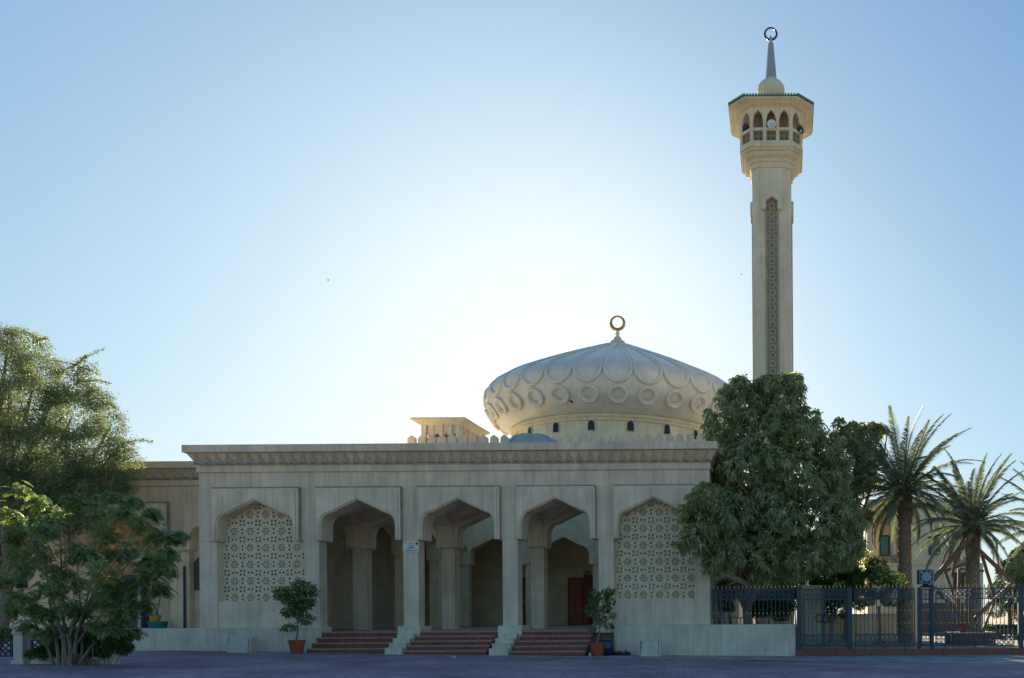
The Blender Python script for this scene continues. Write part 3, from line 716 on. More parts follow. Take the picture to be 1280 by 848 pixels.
# arched niche window
nx0, nx1 = gx(240, YWg+.35), gx(252, YWg+.35); nz0, nz1 = gz(738, YWg+.35, 244), gz(697, YWg+.35, 244); nm = (nx0+nx1)/2+.1
MB().prism([(nx0, nz0), (nx1+.2, nz0), (nx1+.2, nz1-.3), (nm, nz1), (nx0, nz1-.35)], YWg+.30, YWg+.36).build('niche_window', mat('window_grey', (.10, .10, .10), .4, .1, 4), wing)
sidew = MB().box(gx(21, YWg+.9), gx(34, YWg+.9), YWg+.82, YWg+.9, gz(736, YWg+.9, 27), gz(713, YWg+.9, 27)).build('window', GLASS, wing)
MB().box(gx(20, YWg+.9)-.05, gx(35, YWg+.9)+.05, YWg+.78, YWg+.9, gz(737.5, YWg+.9, 27), gz(736, YWg+.9, 27)).build('window_sill', WHITE, sidew)
MB().box(wx0, gx(77, YWg), YWg+.04, YWg+.55, 1.1, 1.75).build('dado', PLAS, wing, bevel=.02)
cornice(wing, wx0, wx1-.2, 8.60, (0, YWg, 0), 0, ends=(False, False))
MB().box(wx0, wx1, YWg+.7, 12, 8.2, 8.35).build('wing_roof', CONC, wing)
MB().box(wx0, wx1, 12, 12.4, .1, 8.35).build('wing_back_wall', PLAS, wing)  # unseen wall added to stop sun shining through the wing
MB().box(gx(60, .3), XL-.01, .3, .65, -.1, LEDGE).build('terrace_wall', PODM, wing, bevel=.015)
MB().box(gx(60, .3), XL-.01, .66, YWg+2.3, -.1, 1.095).build('terrace_slab', CONC, wing)
MB().tube([(gx(229.7, YWg-.1), YWg-.08, 1.1), (gx(229.7, YWg-.1), YWg-.08, gz(708, YWg, 230))], .05, 8).build('drain_pipe', STEEL, wing)
Yq = YWg+2.1                                      # blue glazed door and panels in the doorway
dx0, dx1 = gx(152, Yq), gx(172, Yq); dzt = gz(733-14, Yq, 160)
dr = MB().box(dx0, dx1, Yq-.02, Yq+.05, 1.1, dzt).build('door', GREYB, wing, bevel=.01)
MB().box(dx0+.25, dx1-.12, Yq-.035, Yq-.018, 2.0, dzt-.25).build('door_glass', GLASS, dr)
MB().tube([(dx0+.32, Yq-.08, 2.0), (dx0+.32, Yq-.08, 2.5)], .03, 6).build('handle', GOLD, dr)
MB().box(gx(172.5, Yq), gx(176, Yq), Yq-.06, Yq+.06, 1.1, dzt+.1).build('door_jamb', WHITE, wing)
MB().box(gx(177, Yq), gx(184.5, Yq), Yq-.03, Yq+.05, 1.1, dzt+.05).build('side_panel', DKBL, wing)
MB().box(gx(140, Yq), gx(151.5, Yq), Yq-.03, Yq+.05, 1.1, dzt-.2).build('side_panel', DKBL, wing)
# mop, bucket and tub on the terrace
Yt = YWg-.6
t_ = thing('plastic_tub', (gx(197, Yt), Yt, 1.1), 'low teal plastic tub on the terrace behind the left wing wall', 'tub')
MB().lathe([(.28, 1.1), (.33, 1.38), (.36, 1.38), (.36, 1.41), (.31, 1.41), (.25, 1.14)], 20, (gx(197, Yt), Yt), sx=1.25).build('basin', TEAL, t_, smooth=True)
t_ = thing('mop_bucket', (gx(193, Yt-.45), Yt-.42, 1.4), 'yellow mop bucket with wringer standing on the teal tub', 'bucket')
bx, by = gx(194, Yt-.0), Yt
MB().lathe([(.17, 1.412), (.23, 1.68), (.26, 1.69), (.20, 1.69), (.14, 1.44)], 16, (bx, by)).build('bucket', YEL, t_, smooth=True)
MB().box(bx-.2, bx+.02, by-.12, by+.12, 1.66, 1.76).build('wringer', YEL, t_, bevel=.02)
t_ = thing('mop', (bx+.02, by, 1.5), 'long-handled mop with blue collar leaning upright in the yellow bucket', 'mop')
MB().tube([(bx+.02, by, 1.62), (bx+.18, by+.3, 3.3)], .022, 6).build('handle', TIMB, t_)
MB().lathe([(.11, 1.5), (.09, 1.62), (.05, 1.75), (.025, 1.9)], 10, (bx+.03, by+.02)).build('mop_head', mat('mop_blue', (.06, .12, .3), .8, .2, 20), t_, smooth=True)

# ------------------------------------------------------------------ minaret
Yn = 19.2; dn = Yn+D; xn = gx(965.3, Yn, 300)
def mz(y, Y=Yn): return gz(y, Y, 965)
minar = thing('minaret', (xn, Yn, 0), 'tall slender cream minaret with balcony, pierced strip and ring finial', 'minaret')
def octa(hw, ch):                                 # chamfered square outline
    return [(xn-hw+ch, Yn-hw), (xn+hw-ch, Yn-hw), (xn+hw, Yn-hw+ch), (xn+hw, Yn+hw-ch), (xn+hw-ch, Yn+hw), (xn-hw+ch, Yn+hw), (xn-hw, Yn+hw-ch), (xn-hw, Yn-hw+ch)]
def stack(mb, rows):                              # lofted chamfered squares: (half width, chamfer, z)
    v = []; f = []
    for hw, ch, z in rows: v += [(p_[0], p_[1], z) for p_ in octa(hw, ch)]
    for i in range(len(rows)-1):
        for k in range(8): f.append((i*8+k, i*8+(k+1) % 8, (i+1)*8+(k+1) % 8, (i+1)*8+k))
    f += [tuple(range(7, -1, -1)), tuple((len(rows)-1)*8+k for k in range(8))]; return mb.add(v, f)
HW, CH = 1.20, .37; zc = mz(221)
# shaft with a shallow groove for the pierced strip on the front
stack(MB(), [(HW, CH, -.2), (HW, CH, zc)]).build('shaft', PLAT, minar, bevel=.02)
sw = .36; zs0, zs1 = 1.0, mz(262)
for hsign in (0, 1, 3):                           # strips on the front and on the two sides
    M = T((xn, Yn, 0)) @ RZ(R(90)*hsign)
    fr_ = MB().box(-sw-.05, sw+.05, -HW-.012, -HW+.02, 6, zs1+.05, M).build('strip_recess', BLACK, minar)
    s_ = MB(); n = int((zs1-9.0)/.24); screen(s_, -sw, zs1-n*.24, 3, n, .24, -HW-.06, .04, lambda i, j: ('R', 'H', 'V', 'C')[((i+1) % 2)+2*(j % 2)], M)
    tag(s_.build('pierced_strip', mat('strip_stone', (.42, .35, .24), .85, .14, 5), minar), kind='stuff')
    hd = MB(); w2 = .60
    p_ = [(-w2, zs1-1.0+.35), (-w2, zs1+.12), (0-.16, zs1+.42), (.16, zs1+.42), (w2, zs1+.12), (w2, zs1-.65), (sw, zs1-.65), (sw, zs1-.12), (0, zs1+.12), (-sw, zs1-.12), (-sw, zs1-.65)]
    hd.prism(p_, -HW-(.30 if hsign == 0 else .14), -HW+.01, M); hd.build('strip_hood', PLAT, minar, bevel=.012)
    for q in (-1, 1): MB().box(q*sw-(.05 if q > 0 else .03), q*sw+(.03 if q > 0 else .05), -HW-.045, -HW+.01, 6, zs1-.66, M).build('strip_edge', PLAT, minar)
stack(MB(), [(1.27, .40, zc-.06), (1.32, .41, zc+.02), (1.32, .41, zc+.2), (1.24, .38, zc+.28)]).build('collar', PLAT, minar, bevel=.01)
zA = mz(183, Yn-1.9)                              # underside of the balcony
stack(MB(), [(1.12, .34, zc+.28), (1.12, .34, zA-.95), (1.22, .36, zA-.90), (1.22, .36, zA-.72), (1.42, .45, zA-.62), (1.42, .45, zA-.46), (1.66, .56, zA-.34), (1.66, .56, zA-.16), (1.84, .62, zA-.10), (1.84, .62, zA)]).build('corbel', PLAT, minar, bevel=.012)
b0 = 1.92; bc = .62
stack(MB(), [(b0, bc, zA), (b0, bc, zA+.25), (b0-.08, bc, zA+.26)]).build('balcony_floor', PLAT, minar, bevel=.012)
zr = mz(163, Yn-1.9)                              # rail
zp0 = zA+.26; hp = zr-zp0
stack(MB(), [(b0+.02, bc, zr), (b0+.02, bc, zr+.16)])
# rail and posts are built edge by edge
OC = octa(b0-.12, bc)
rail = MB(); ze = mz(124.5, Yn-2.55)
for k in range(8):
    p0, p1 = Vector((*OC[k], 0)), Vector((*OC[(k+1) % 8], 0)); Lk = (p1-p0).length; an = math.atan2(p1.y-p0.y, p1.x-p0.x)
    M = T(p0) @ RZ(an); n = 3 if Lk > 1.5 else 1
    MB().box(-.04, Lk+.04, -.12, .12, zr, zr+.17, M).build('balcony_rail', PLAT, minar, bevel=.01)
    MB().box(-.01, Lk+.01, -.09, .10, zp0-.02, zp0+.10, M).build('balcony_sill', PLAT, minar)
    sp = Lk/n
    for i in range(n+1):
        if i == n: continue
        wq = .10
        MB().box(i*sp-wq, i*sp+wq, -.085, .085, zp0, ze-.02, M).build('balcony_post', PLAT, minar, bevel=.01)
    for i in range(n):
        s_ = MB(); ts = (sp-.20)/2; screen(s_, i*sp+.10, zp0+.10, 2, 2, ts, -.03, .05, lambda a_, b_: 'R' if False else 'O', M, sz=(hp-.10)/2)
        tag(s_.build('balcony_grille', mat('grille_stone', (.36, .29, .19), .85, .1, 5), minar), kind='stuff')
        MB().box(i*sp+.10, (i+1)*sp-.10, .06, .09, zp0+.1, zr, M).build('grille_backing', mat('grille_dark', (.10, .08, .06), .8, .1, 5), minar)
        hw_ = sp/2-.10; c_ = (i+.5)*sp; zt_ = ze-.02; zsp = zr+.75
        pa = [(c_-hw_, zt_), (c_+hw_, zt_), (c_+hw_, zsp-.0)]
        pa += [(c_+hw_*.82, zsp+.05), (c_+hw_*.80, zsp+.22), (c_+hw_*.42, zsp+.40), (c_, zsp+.52), (c_-hw_*.42, zsp+.40), (c_-hw_*.80, zsp+.22), (c_-hw_*.82, zsp+.05), (c_-hw_, zsp)]
        MB().prism(pa, -.06, .06, M).build('lobed_arch', PLAT, minar, bevel=.006)
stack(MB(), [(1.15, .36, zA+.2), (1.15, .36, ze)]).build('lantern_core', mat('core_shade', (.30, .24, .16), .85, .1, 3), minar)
for k in range(4):
    M = T((xn, Yn, 0)) @ RZ(R(90)*k)
    MB().prism([(-.28, zr-.5), (.28, zr-.5), (.28, zr+.7), (0, zr+1.0), (-.28, zr+.7)], -1.165, -1.13, M).build('lantern_opening', BLACK, minar)
ew = 2.55; ec = .95; zt_ = mz(119.5, Yn-2.55)
stack(MB(), [(b0, .64, ze-.03), (b0+.1, .66, ze-.01), (ew-.35, ec, ze+.02), (ew-.3, ec, ze+.05), (ew, ec, ze+.12), (ew, ec, zt_-.04)]).build('eave', PLAT, minar, bevel=.012)
stack(MB(), [(ew+.03, ec, zt_-.03), (ew+.03, ec, zt_+.02), (1.3, .5, zt_+.35)]).build('eave_roof', GRTILE, minar)
tl = MB().tube([(0, 0, 0), (0, .5, .10)], .065, 6).mesh('roof_tile', GRTILE)
OE = octa(ew+.06, ec)
for k in range(8):
    p0, p1 = Vector((*OE[k], 0)), Vector((*OE[(k+1) % 8], 0)); Lk = (p1-p0).length; an = math.atan2(p1.y-p0.y, p1.x-p0.x); n = int(Lk/.17)
    for i in range(n): inst(tl, 'roof_tile', minar, T((0, 0, zt_+.05)) @ T(p0) @ RZ(an) @ T(((i+.5)*Lk/n, 0, 0)))
zo = mz(102); MB().lathe([(.62, zt_+.2), (.66, zo-1.05), (.80, zo-.85), (.85, zo-.6), (.82, zo-.38), (.68, zo-.18), (.48, zo-.05), (.36, zo+.03), (.34, zo+.1)], 28, (xn, Yn)).build('onion_dome', PLAT, minar, smooth=True)
zsp_ = mz(55); MB().lathe([(.36, zo), (.35, zo+.1), (.30, zo+.75), (.17, zsp_), (.07, zsp_+.12), (.10, zsp_+.22), (.13, zsp_+.30), (.07, zsp_+.4), (.04, zsp_+.5)], 8, (xn, Yn)).build('spire', mat('spire_metal', (.42, .42, .38), .35, .1, 5, metal=.3), minar)
cr = MB(); crescent(cr, (xn, Yn, mz(42.5)), .37, .075, .05); cr.build('ring_finial', STEEL, minar, smooth=True)
for nm, px, py, m_, lab, yo in (('loudspeaker', 964.6, 156.4, WHITE, 'white round loudspeaker on the front of the minaret balcony', -2.0), ('loudspeaker', 933.6, 160.5, STEEL, 'dark grey horn loudspeaker at the left corner of the minaret balcony', -1.35), ('loudspeaker', 999.0, 163, STEEL, 'dark grey horn loudspeaker at the right corner of the minaret balcony', -1.35)):
    Ys = Yn+yo; sx_, sz_ = pt(px, py, Ys); ls = thing(nm, (sx_, Ys, sz_), lab, 'loudspeaker', 'loudspeakers on the minaret')
    M = T((sx_, Ys, sz_)) @ RZ({WHITE: 0, STEEL: (-.7 if px < 960 else .7)}[m_]) @ Matrix.Rotation(R(90), 4, 'X')
    MB().lathe([(.05, -.35), (.09, -.3), (.10, -.12), (.16, -.02), (.26, .10), (.27, .12), (.22, .10), (.06, -.08)], 20, M=M).build('horn', m_, ls, smooth=True)
    MB().lathe([(.001, -.06), (.07, -.05), (.08, 0), (.05, .05), (.001, .07)], 12, M=M).build('driver', m_, ls, smooth=True)
    MB().tube([(sx_, Ys+.2, sz_-.1), (sx_, Ys+.35, zr+.1)], .03, 6).build('bracket', STEEL, ls)

# ------------------------------------------------------------------ blue railings, gate, kerb
Yf = -.45
def fz(y, x=1150): return pt(x, y, Yf)[1]
def picket_mesh(h, collars, spike=.16):
    mb = MB(); mb.box(-.012, .012, -.012, .012, 0, h); return mb.mesh('picket', BLUE)
def panel(root, xa, xb, zb, zt, y, bt, bb, n, colls, tips=True, bottom=True):
    """railing panel from xa to xb: ring bands of height bt / bb, n pickets between"""
    W_ = xb-xa
    fr_ = MB()
    for z in (zt-.03, zt-bt): fr_.box(xa, xb, y-.025, y+.025, z, z+.035)
    for z in ((zb, zb+bb) if bottom else (zb,)): fr_.box(xa, xb, y-.024, y+.024, z, z+.035)
    for x in (xa, xb-.035): fr_.box(x, x+.035, y-.026, y+.026, zb-.001, zt+.006)
    fr_.build('frame', BLUE, root)
    nt_ = max(2, round(W_/.20)); s_ = (W_-.08)/nt_; sc_ = MB()
    screen(sc_, xa+.04, zt-bt+.036, nt_, 2, s_, y-.012, .02, lambda i, j: 'O', sz=(bt-.068)/2)
    if bottom: screen(sc_, xa+.04, zb+.036, nt_, 2, s_, y-.012, .02, lambda i, j: 'O', sz=(bb-.038)/2)
    tag(sc_.build('ring_band', BLUE, root), kind='stuff')
    z0 = zb+(bb if bottom else 0); z1 = zt-bt; pk = MB().box(-.013, .013, -.013, .013, 0, z1-z0).mesh('picket', BLUE)
    tip = MB().lathe([(.012, -.02), (.03, .02), (.03, .05), (.005, .13)], 6).mesh('gold_tip', GOLD)
    cl = MB().box(-.022, .022, -.022, .022, -.02, .02).mesh('gold_collar', GOLD)
    for i in range(n):
        x = xa+W_*(i+.5)/n; p_ = inst(pk, 'picket', root, T((x, y, z0)))
        for c_ in colls: inst(cl, 'gold_collar', p_, T((x, y, c_)))
        if tips: inst(tip, 'gold_tip', root, T((x, y, zt+.03)))
def post(root, x, w_, zb, zt, y=Yf, m=BLUE, cap=True):
    o = MB().box(x-w_/2, x+w_/2, y-w_/2, y+w_/2, zb, zt).build('post', m, root, bevel=.008)
    if cap: MB().add([(x-w_/2-.02, y-w_/2-.02, zt), (x+w_/2+.02, y-w_/2-.02, zt), (x+w_/2+.02, y+w_/2+.02, zt), (x-w_/2-.02, y+w_/2+.02, zt), (x, y, zt+.07)], [(0, 1, 4), (1, 2, 4), (2, 3, 4), (3, 0, 4), (3, 2, 1, 0)]).build('post_cap', m, o)
KT = .11                                          # kerb top
kerb = tag(empty('kerb', (12, -.5, 0)), kind='structure')
xk = gx(994, -.5)
i = 0
while xk < 30:
    l = random.uniform(1.35, 1.6); MB().box(xk+.004, xk+l-.004, -.62, -.31, -.3, KT+random.uniform(-.004, .004)).build('kerb_stone', GRAN, kerb, bevel=.01); xk += l
zb, ztp = KT+.10, fz(735.5)
collars = (fz(763), fz(779))
gate = thing('double_gate', (gx(1030, Yf), Yf, KT), 'blue double gate with ring handles, between the cream wall and the railings', 'gate')
post(gate, gx(998.5, Yf), .2, KT, ztp+.04); post(gate, gx(1061.5, Yf), .2, KT, ztp+.06)
panel(gate, gx(1002.5, Yf), gx(1027.5, Yf), zb, ztp, Yf, .45, .47, 5, collars[:1]); panel(gate, gx(1029, Yf), gx(1057.5, Yf), zb, ztp, Yf, .45, .47, 6, collars[:1])
for sgn in (-1, 1):
    gcx = gx(1028.2+sgn*4.2, Yf); gcz = fz(773, 1028)
    MB().tube([(gcx+.16*math.cos(a), Yf-.07, gcz+.16*math.sin(a)) for a in np.linspace(0, 2*math.pi, 20, endpoint=False)], .026, 6, True).build('ring_handle', STEEL, gate, smooth=True)
MB().box(gx(1026.8, Yf), gx(1029.8, Yf), Yf-.04, Yf+.04, zb, ztp).build('meeting_stile', BLUE, gate)
def run(x0, x1, n, lab, extra=None):
    r_ = thing('railing', (gx((x0+x1)/2, Yf), Yf, KT), lab, 'railing', 'blue railings on the red kerb')
    panel(r_, gx(x0, Yf), gx(x1, Yf), zb, ztp, Yf, .45, .47, n, collars)
    for x in (x0+12, (x0+x1)/2, x1-12): MB().box(gx(x, Yf)-.02, gx(x, Yf)+.02, Yf-.02, Yf+.02, KT, zb).build('foot', BLUE, r_)
    return r_
run(1067.5, 1143, 15, 'blue railing panel between the double gate and the boxed post')
rr = run(1168.5, 1267, 20, 'blue railing panel in front of the red planter and timber frame')
post(rr, gx(1275, Yf), .2, KT, ztp+.08)
run(1283, 1380, 20, 'blue railing panel at the far right edge of the photo')
pp = thing('boxed_post', (gx(1157, Yf), Yf, KT), 'blue double post topped by a square lantern box with an eight-pointed star', 'post')
post(pp, gx(1148.5, Yf), .13, KT, ztp+.01, cap=False); post(pp, gx(1164.5, Yf), .13, KT, ztp+.01, cap=False)
panel(pp, gx(1150.7, Yf), gx(1162.3, Yf), zb, ztp-.02, Yf, .45, .47, 3, collars, tips=False)
bx0, bx1, bz0, bz1 = gx(1147, Yf), gx(1166.5, Yf), fz(730.5, 1157), fz(712.5, 1157); bcx, bcz = (bx0+bx1)/2, (bz0+bz1)/2; bh = (bx1-bx0)/2
zb_ = ztp+.02
MB().lathe([(.34, zb_), (.33, zb_+.03), (.12, bz0-.01), (.12, bz0)], 4, (bcx, Yf), a0=R(45)).build('box_neck', BLUE, pp)
bx = MB().box(bx0, bx1, Yf-.25, Yf+.25, bz0, bz1).build('lantern_box', BLUE, pp, bevel=.01)
starp = []
for q in range(16):
    rr_ = .235 if q % 2 == 0 else .17; starp.append((bcx+rr_*math.cos(q*math.pi/8), bcz+rr_*math.sin(q*math.pi/8)))
for M in (None, T((bcx, Yf, 0)) @ RZ(R(90)) @ T((-bcx, -Yf, 0))):
    MB().prism(starp, Yf-.275, Yf-.24, M).build('star_panel', mat('star_glass', (.30, .36, .42), .3, .1, 6), bx)
    for (a, b) in ((-1, -1), (1, -1), (1, 1), (-1, 1)):
        cx_, cz_ = bcx+a*bh*.74, bcz+b*bh*.72
        MB().prism([(cx_-a*.10, cz_), (cx_, cz_-b*.10), (cx_+a*.02, cz_+b*.02)], Yf-.262, Yf-.24, M).build('corner_piece', MATS['star_glass'], bx)
    MB().tube([(bcx+a*bh*.9, Yf-.26, bcz+b*bh*.88) for a, b in ((-1, -1), (1, -1), (1, 1), (-1, 1))], .018, 4, True, M).build('box_border', MATS['star_glass'], bx)
# railing on top of the low cream wall
wt = LEDGE+.0
wr_ = thing('wall_railing', (gx(940, -.05), -.05, wt), 'blue railing with gold spikes on top of the low cream wall', 'railing')
za = gz(773, -.05, 940); zt2 = gz(736.5, -.05, 940)
panel(wr_, gx(889.5, -.05), gx(992, -.05), za, zt2, -.05, .46, .1, 20, (gz(767, -.05, 940),), bottom=False)
for x in (893, 925, 960, 989): MB().box(gx(x, -.05)-.02, gx(x, -.05)+.02, -.07, -.03, wt, za).build('foot', BLUE, wr_)
for x in (892, 900): post(wr_, gx(x, -.05), .07, wt, zt2, y=.0, cap=False)

# ------------------------------------------------------------------ concrete blocks, litter, pots
def block(x0, x1, y0, y1, lab):
    Y = -1.55; (xa, zt), (xb, zb_) = pt(x0, y0, Y), pt(x1, y1, Y); g = ground((xa+xb)/2)
    b_ = thing('concrete_block', ((xa+xb)/2, Y, g), lab, 'concrete block', 'concrete blocks on the pavement')
    MB().add([(xa, Y, g-.05), (xb, Y, g-.05), (xb, Y+.5, g-.05), (xa, Y+.5, g-.05), (xa+.05, Y+.08, zt), (xb-.02, Y+.08, zt), (xb-.02, Y+.45, zt), (xa+.05, Y+.45, zt)],
             [(0, 3, 2, 1), (4, 5, 6, 7), (0, 1, 5, 4), (1, 2, 6, 5), (2, 3, 7, 6), (3, 0, 4, 7)]).build('block', CONC, b_, bevel=.02)
    MB().box(xa-.06, xa-.0, Y+.10, Y+.44, g-.05, zt-.02).build('end_plate', CONC, b_, bevel=.01)
    MB().box(xb+.0, xb+.09, Y+.10, Y+.44, g-.05, zt-.02).build('end_plate', CONC, b_, bevel=.01)
block(283, 309, 797, 813, 'left concrete block on the pavement below the pierced screen')
block(800, 823, 801, 818, 'right concrete block on the pavement, right of the potted tree')

# leaves ------------------------------------------------------------
def leaf_mesh(name, pos, dirs, nrm, L_, W_, m, parent, droop=.0, kind='stuff', fold=.25):
    """many leaves at once: base points, directions, normals, lengths, widths (numpy)"""
    n = len(pos); side = np.cross(dirs, nrm); side /= np.linalg.norm(side, axis=1, keepdims=True)+1e-9
    nn = np.cross(side, dirs)
    L_ = np.broadcast_to(L_, n)[:, None]; W_ = np.broadcast_to(W_, n)[:, None]
    mid = pos+dirs*L_*.45; a = mid+side*W_*.5+nn*W_*fold; b = mid-side*W_*.5+nn*W_*fold; tip = pos+dirs*L_-np.array([0, 0, 1])*L_*droop
    V = np.stack([pos, a, tip, b], 1).reshape(-1, 3)
    off = np.array(WL[parent.name]); V = V-off
    base = (np.arange(n)*4)[:, None]; F_ = np.concatenate([base+np.array([[0, 1, 2]]), base+np.array([[0, 2, 3]])], 1).reshape(-1, 3)
    me = bpy.data.meshes.new(name); me.vertices.add(len(V)); me.vertices.foreach_set('co', V.ravel())
    me.loops.add(F_.size); me.loops.foreach_set('vertex_index', F_.ravel().astype(np.int32))
    me.polygons.add(len(F_)); me.polygons.foreach_set('loop_start', np.arange(len(F_), dtype=np.int32)*3); me.polygons.foreach_set('loop_total', np.full(len(F_), 3, np.int32))
    me.materials.append(m); me.update(); me.validate()
    o = bpy.data.objects.new(name, me); col.objects.link(o); o.parent = parent; WL[o.name] = Vector(off); return tag(o, kind=kind)
def unit(v): return v/(np.linalg.norm(v, axis=-1, keepdims=True)+1e-9)
def rand_dirs(n, rng): return unit(rng.normal(size=(n, 3)))
def in_blobs(blobs, n, rng, shell=.55):
    """points in the outer shells of a union of ellipsoids (cx,cy,cz,rx,ry,rz)"""
    B = np.array(blobs, float); vol = B[:, 3]*B[:, 4]*B[:, 5]; vol = vol**.72; pk = rng.choice(len(B), n, p=vol/vol.sum())
    d = rand_dirs(n, rng); r = (shell+(1-shell)*rng.random((n, 1))**.6)
    return B[pk, :3]+d*r*B[pk, 3:6], d
def limbs(root, base, targets, r0, m, rng, name='trunk', fork=.35, wob=.25, rt=.02):
    """a trunk that forks to each target"""
    mb = MB(); base = Vector(base); top = Vector((base.x, base.y, base.z))
    cen = sum((Vector(t) for t in targets), Vector())/len(targets); fk = base+(cen-base)*fork
    mid = base+(fk-base)*.5+Vector((rng.normal()*wob*.4, rng.normal()*wob*.4, 0))
    mb.tube([base-Vector((0, 0, .2)), base+Vector((0, 0, .1)), mid, fk], [r0*1.5, r0*1.1, r0*.92, r0*.8], 9)
    for t in targets:
        t = Vector(t); n = 5; pts = []; rd = []
        for i in range(n+1):
            q = i/n; p_ = fk.lerp(t, q)+Vector((rng.normal(), rng.normal(), rng.normal()))*wob*math.sin(q*math.pi)*.8
            p_.z += .25*math.sin(q*math.pi)*(t-fk).length*.2; pts.append(p_); rd.append(r0*.62*(1-q)**.8+rt)
        mb.tube(pts, rd, 6)
        for _ in range(3):
            q = rng.integers(2, n); s_ = pts[q]; e = s_+Vector(tuple(rng.normal(size=3)))*.55*max(.5, (t-fk).length*.2); mb.tube([s_, (s_+e)/2+Vector((0, 0, .1)), e], [rd[q]*.6, rd[q]*.4, .008], 5)
    return mb.build(name, m, root, smooth=True)

def potted(px, py0, wpx, blobs, lab, seed, nleaf=900, bushy=True, pot2=False):
    rng = np.random.default_rng(seed); Y = -1.75; X = gx(px, Y, 800); g = ground(X); s_ = (Y+D)/F
    root = thing('potted_tree', (X, Y, g), lab, 'potted plant', 'potted trees beside the steps')
    h = .52; r = wpx*s_/2
    MB().lathe([(r*.68, g), (r*.70, g+.03), (r*.92, g+h-.08), (r*1.0, g+h-.08), (r*1.02, g+h), (r*.90, g+h), (r*.86, g+h-.06)], 28, (X, Y)).build('pot', TERR, root, smooth=True)
    MB().lathe([(r*.87, g+h-.09), (r*.3, g+h-.05), (.001, g+h-.05)], 16, (X, Y)).build('soil', SOIL, root)
    bl = []
    for (x, y, rx, ry) in blobs:
        rx, ry = rx*.9, ry*.85; bx_, bz_ = pt(x, y, Y); bl.append((bx_, Y+rng.uniform(-.15, .15), bz_, rx*s_, rx*s_*.9, ry*s_))
    limbs(root, (X, Y, g+h), [b[:3] for b in bl], .03, BARK, rng, 'stem', fork=.45, wob=.04, rt=.005)
    p_, d = in_blobs(bl, nleaf, rng, .2); dr_ = unit(d+rand_dirs(nleaf, rng)*.8+np.array([0, 0, -.15]))
    leaf_mesh('foliage', p_, dr_, rand_dirs(nleaf, rng)+np.array([0, 0, 1.2]), rng.uniform(.09, .16, nleaf), rng.uniform(.05, .08, nleaf), L_POT, root, .15)
    return root
potted(371, 797, 20, [(368, 745, 16, 14), (384, 737, 10, 10), (352, 742, 11, 9), (377, 758, 15, 9), (388, 753, 8, 6), (362, 765, 13, 7), (385, 774, 10, 7), (363, 785, 9, 4), (372, 730, 9, 5), (393, 742, 5, 6)],
       'bushy small tree in a terracotta pot left of the steps, before the pierced screen', 11, 2300)
potted(747, 799, 19, [(743, 750, 7, 15), (746, 770, 6, 12), (755, 745, 8, 8), (763, 740, 6, 6), (764, 752, 6, 5), (738, 762, 5, 9), (757, 761, 8, 5), (767, 770, 4, 4), (753, 775, 6, 5), (761, 783, 6, 3), (741, 785, 5, 4)],
       'sparse small tree in a terracotta pot right of the steps, before the last pillar', 12, 1150)
Y = -1.1; X = gx(757, Y, 800); g = ground(X)
t_ = thing('blue_pot', (X, Y, g), 'dark blue glazed pot half hidden behind the right terracotta pot', 'pot')
MB().lathe([(.20, g), (.30, g+.15), (.33, g+.35), (.27, g+.56), (.29, g+.60), (.24, g+.60), (.2, g+.5)], 24, (X, Y)).build('pot', mat('blue_glaze', (.02, .03, .12), .25, .2, 6, spec=.6), t_, smooth=True)
Y = -1.95; X = gx(737.5, Y, 813); g = ground(X)
t_ = thing('paper_cup', (X, Y, g), 'tiny white cup standing on the ground left of the right terracotta pot', 'cup')
MB().lathe([(.035, g), (.05, g+.13), (.053, g+.135), (.045, g+.135), (.03, g+.01)], 14, (X, Y)).build('cup', WHITE, t_, smooth=True)
X = gx(570, -4, 819)
t_ = thing('crumpled_paper', (X, -4.2, ground(X)), 'tiny crumpled white paper lying on the paving before the middle steps', 'litter')
rng = np.random.default_rng(5); MB().add([tuple(np.array([X, -4.2, ground(X)+.05])+q*np.array([.1, .07, .05])) for q in rand_dirs(8, rng)], [(0, 1, 2), (1, 2, 3), (2, 3, 4), (3, 4, 5), (4, 5, 6), (5, 6, 7), (6, 7, 0), (7, 0, 1), (0, 3, 6), (1, 4, 7)]).build('paper', WHITE, t_)
dl = thing('dry_leaf_litter', (gx(772, -.8), -.8, ground(-7)), 'little heap of dry brown leaves against the podium wall', 'leaf litter'); dl['kind'] = 'stuff'
n = 260; P_ = np.stack([rng.uniform(gx(762, -.9), gx(786, -.9), n), rng.uniform(-1.1, -.6, n), ground(-6.8)+.02+rng.random(n)**2*.13], 1)
leaf_mesh('leaves', P_, rand_dirs(n, rng), rand_dirs(n, rng), .09, .05, mat('dry_leaf', (.10, .06, .035), .8, .3, 10), dl)

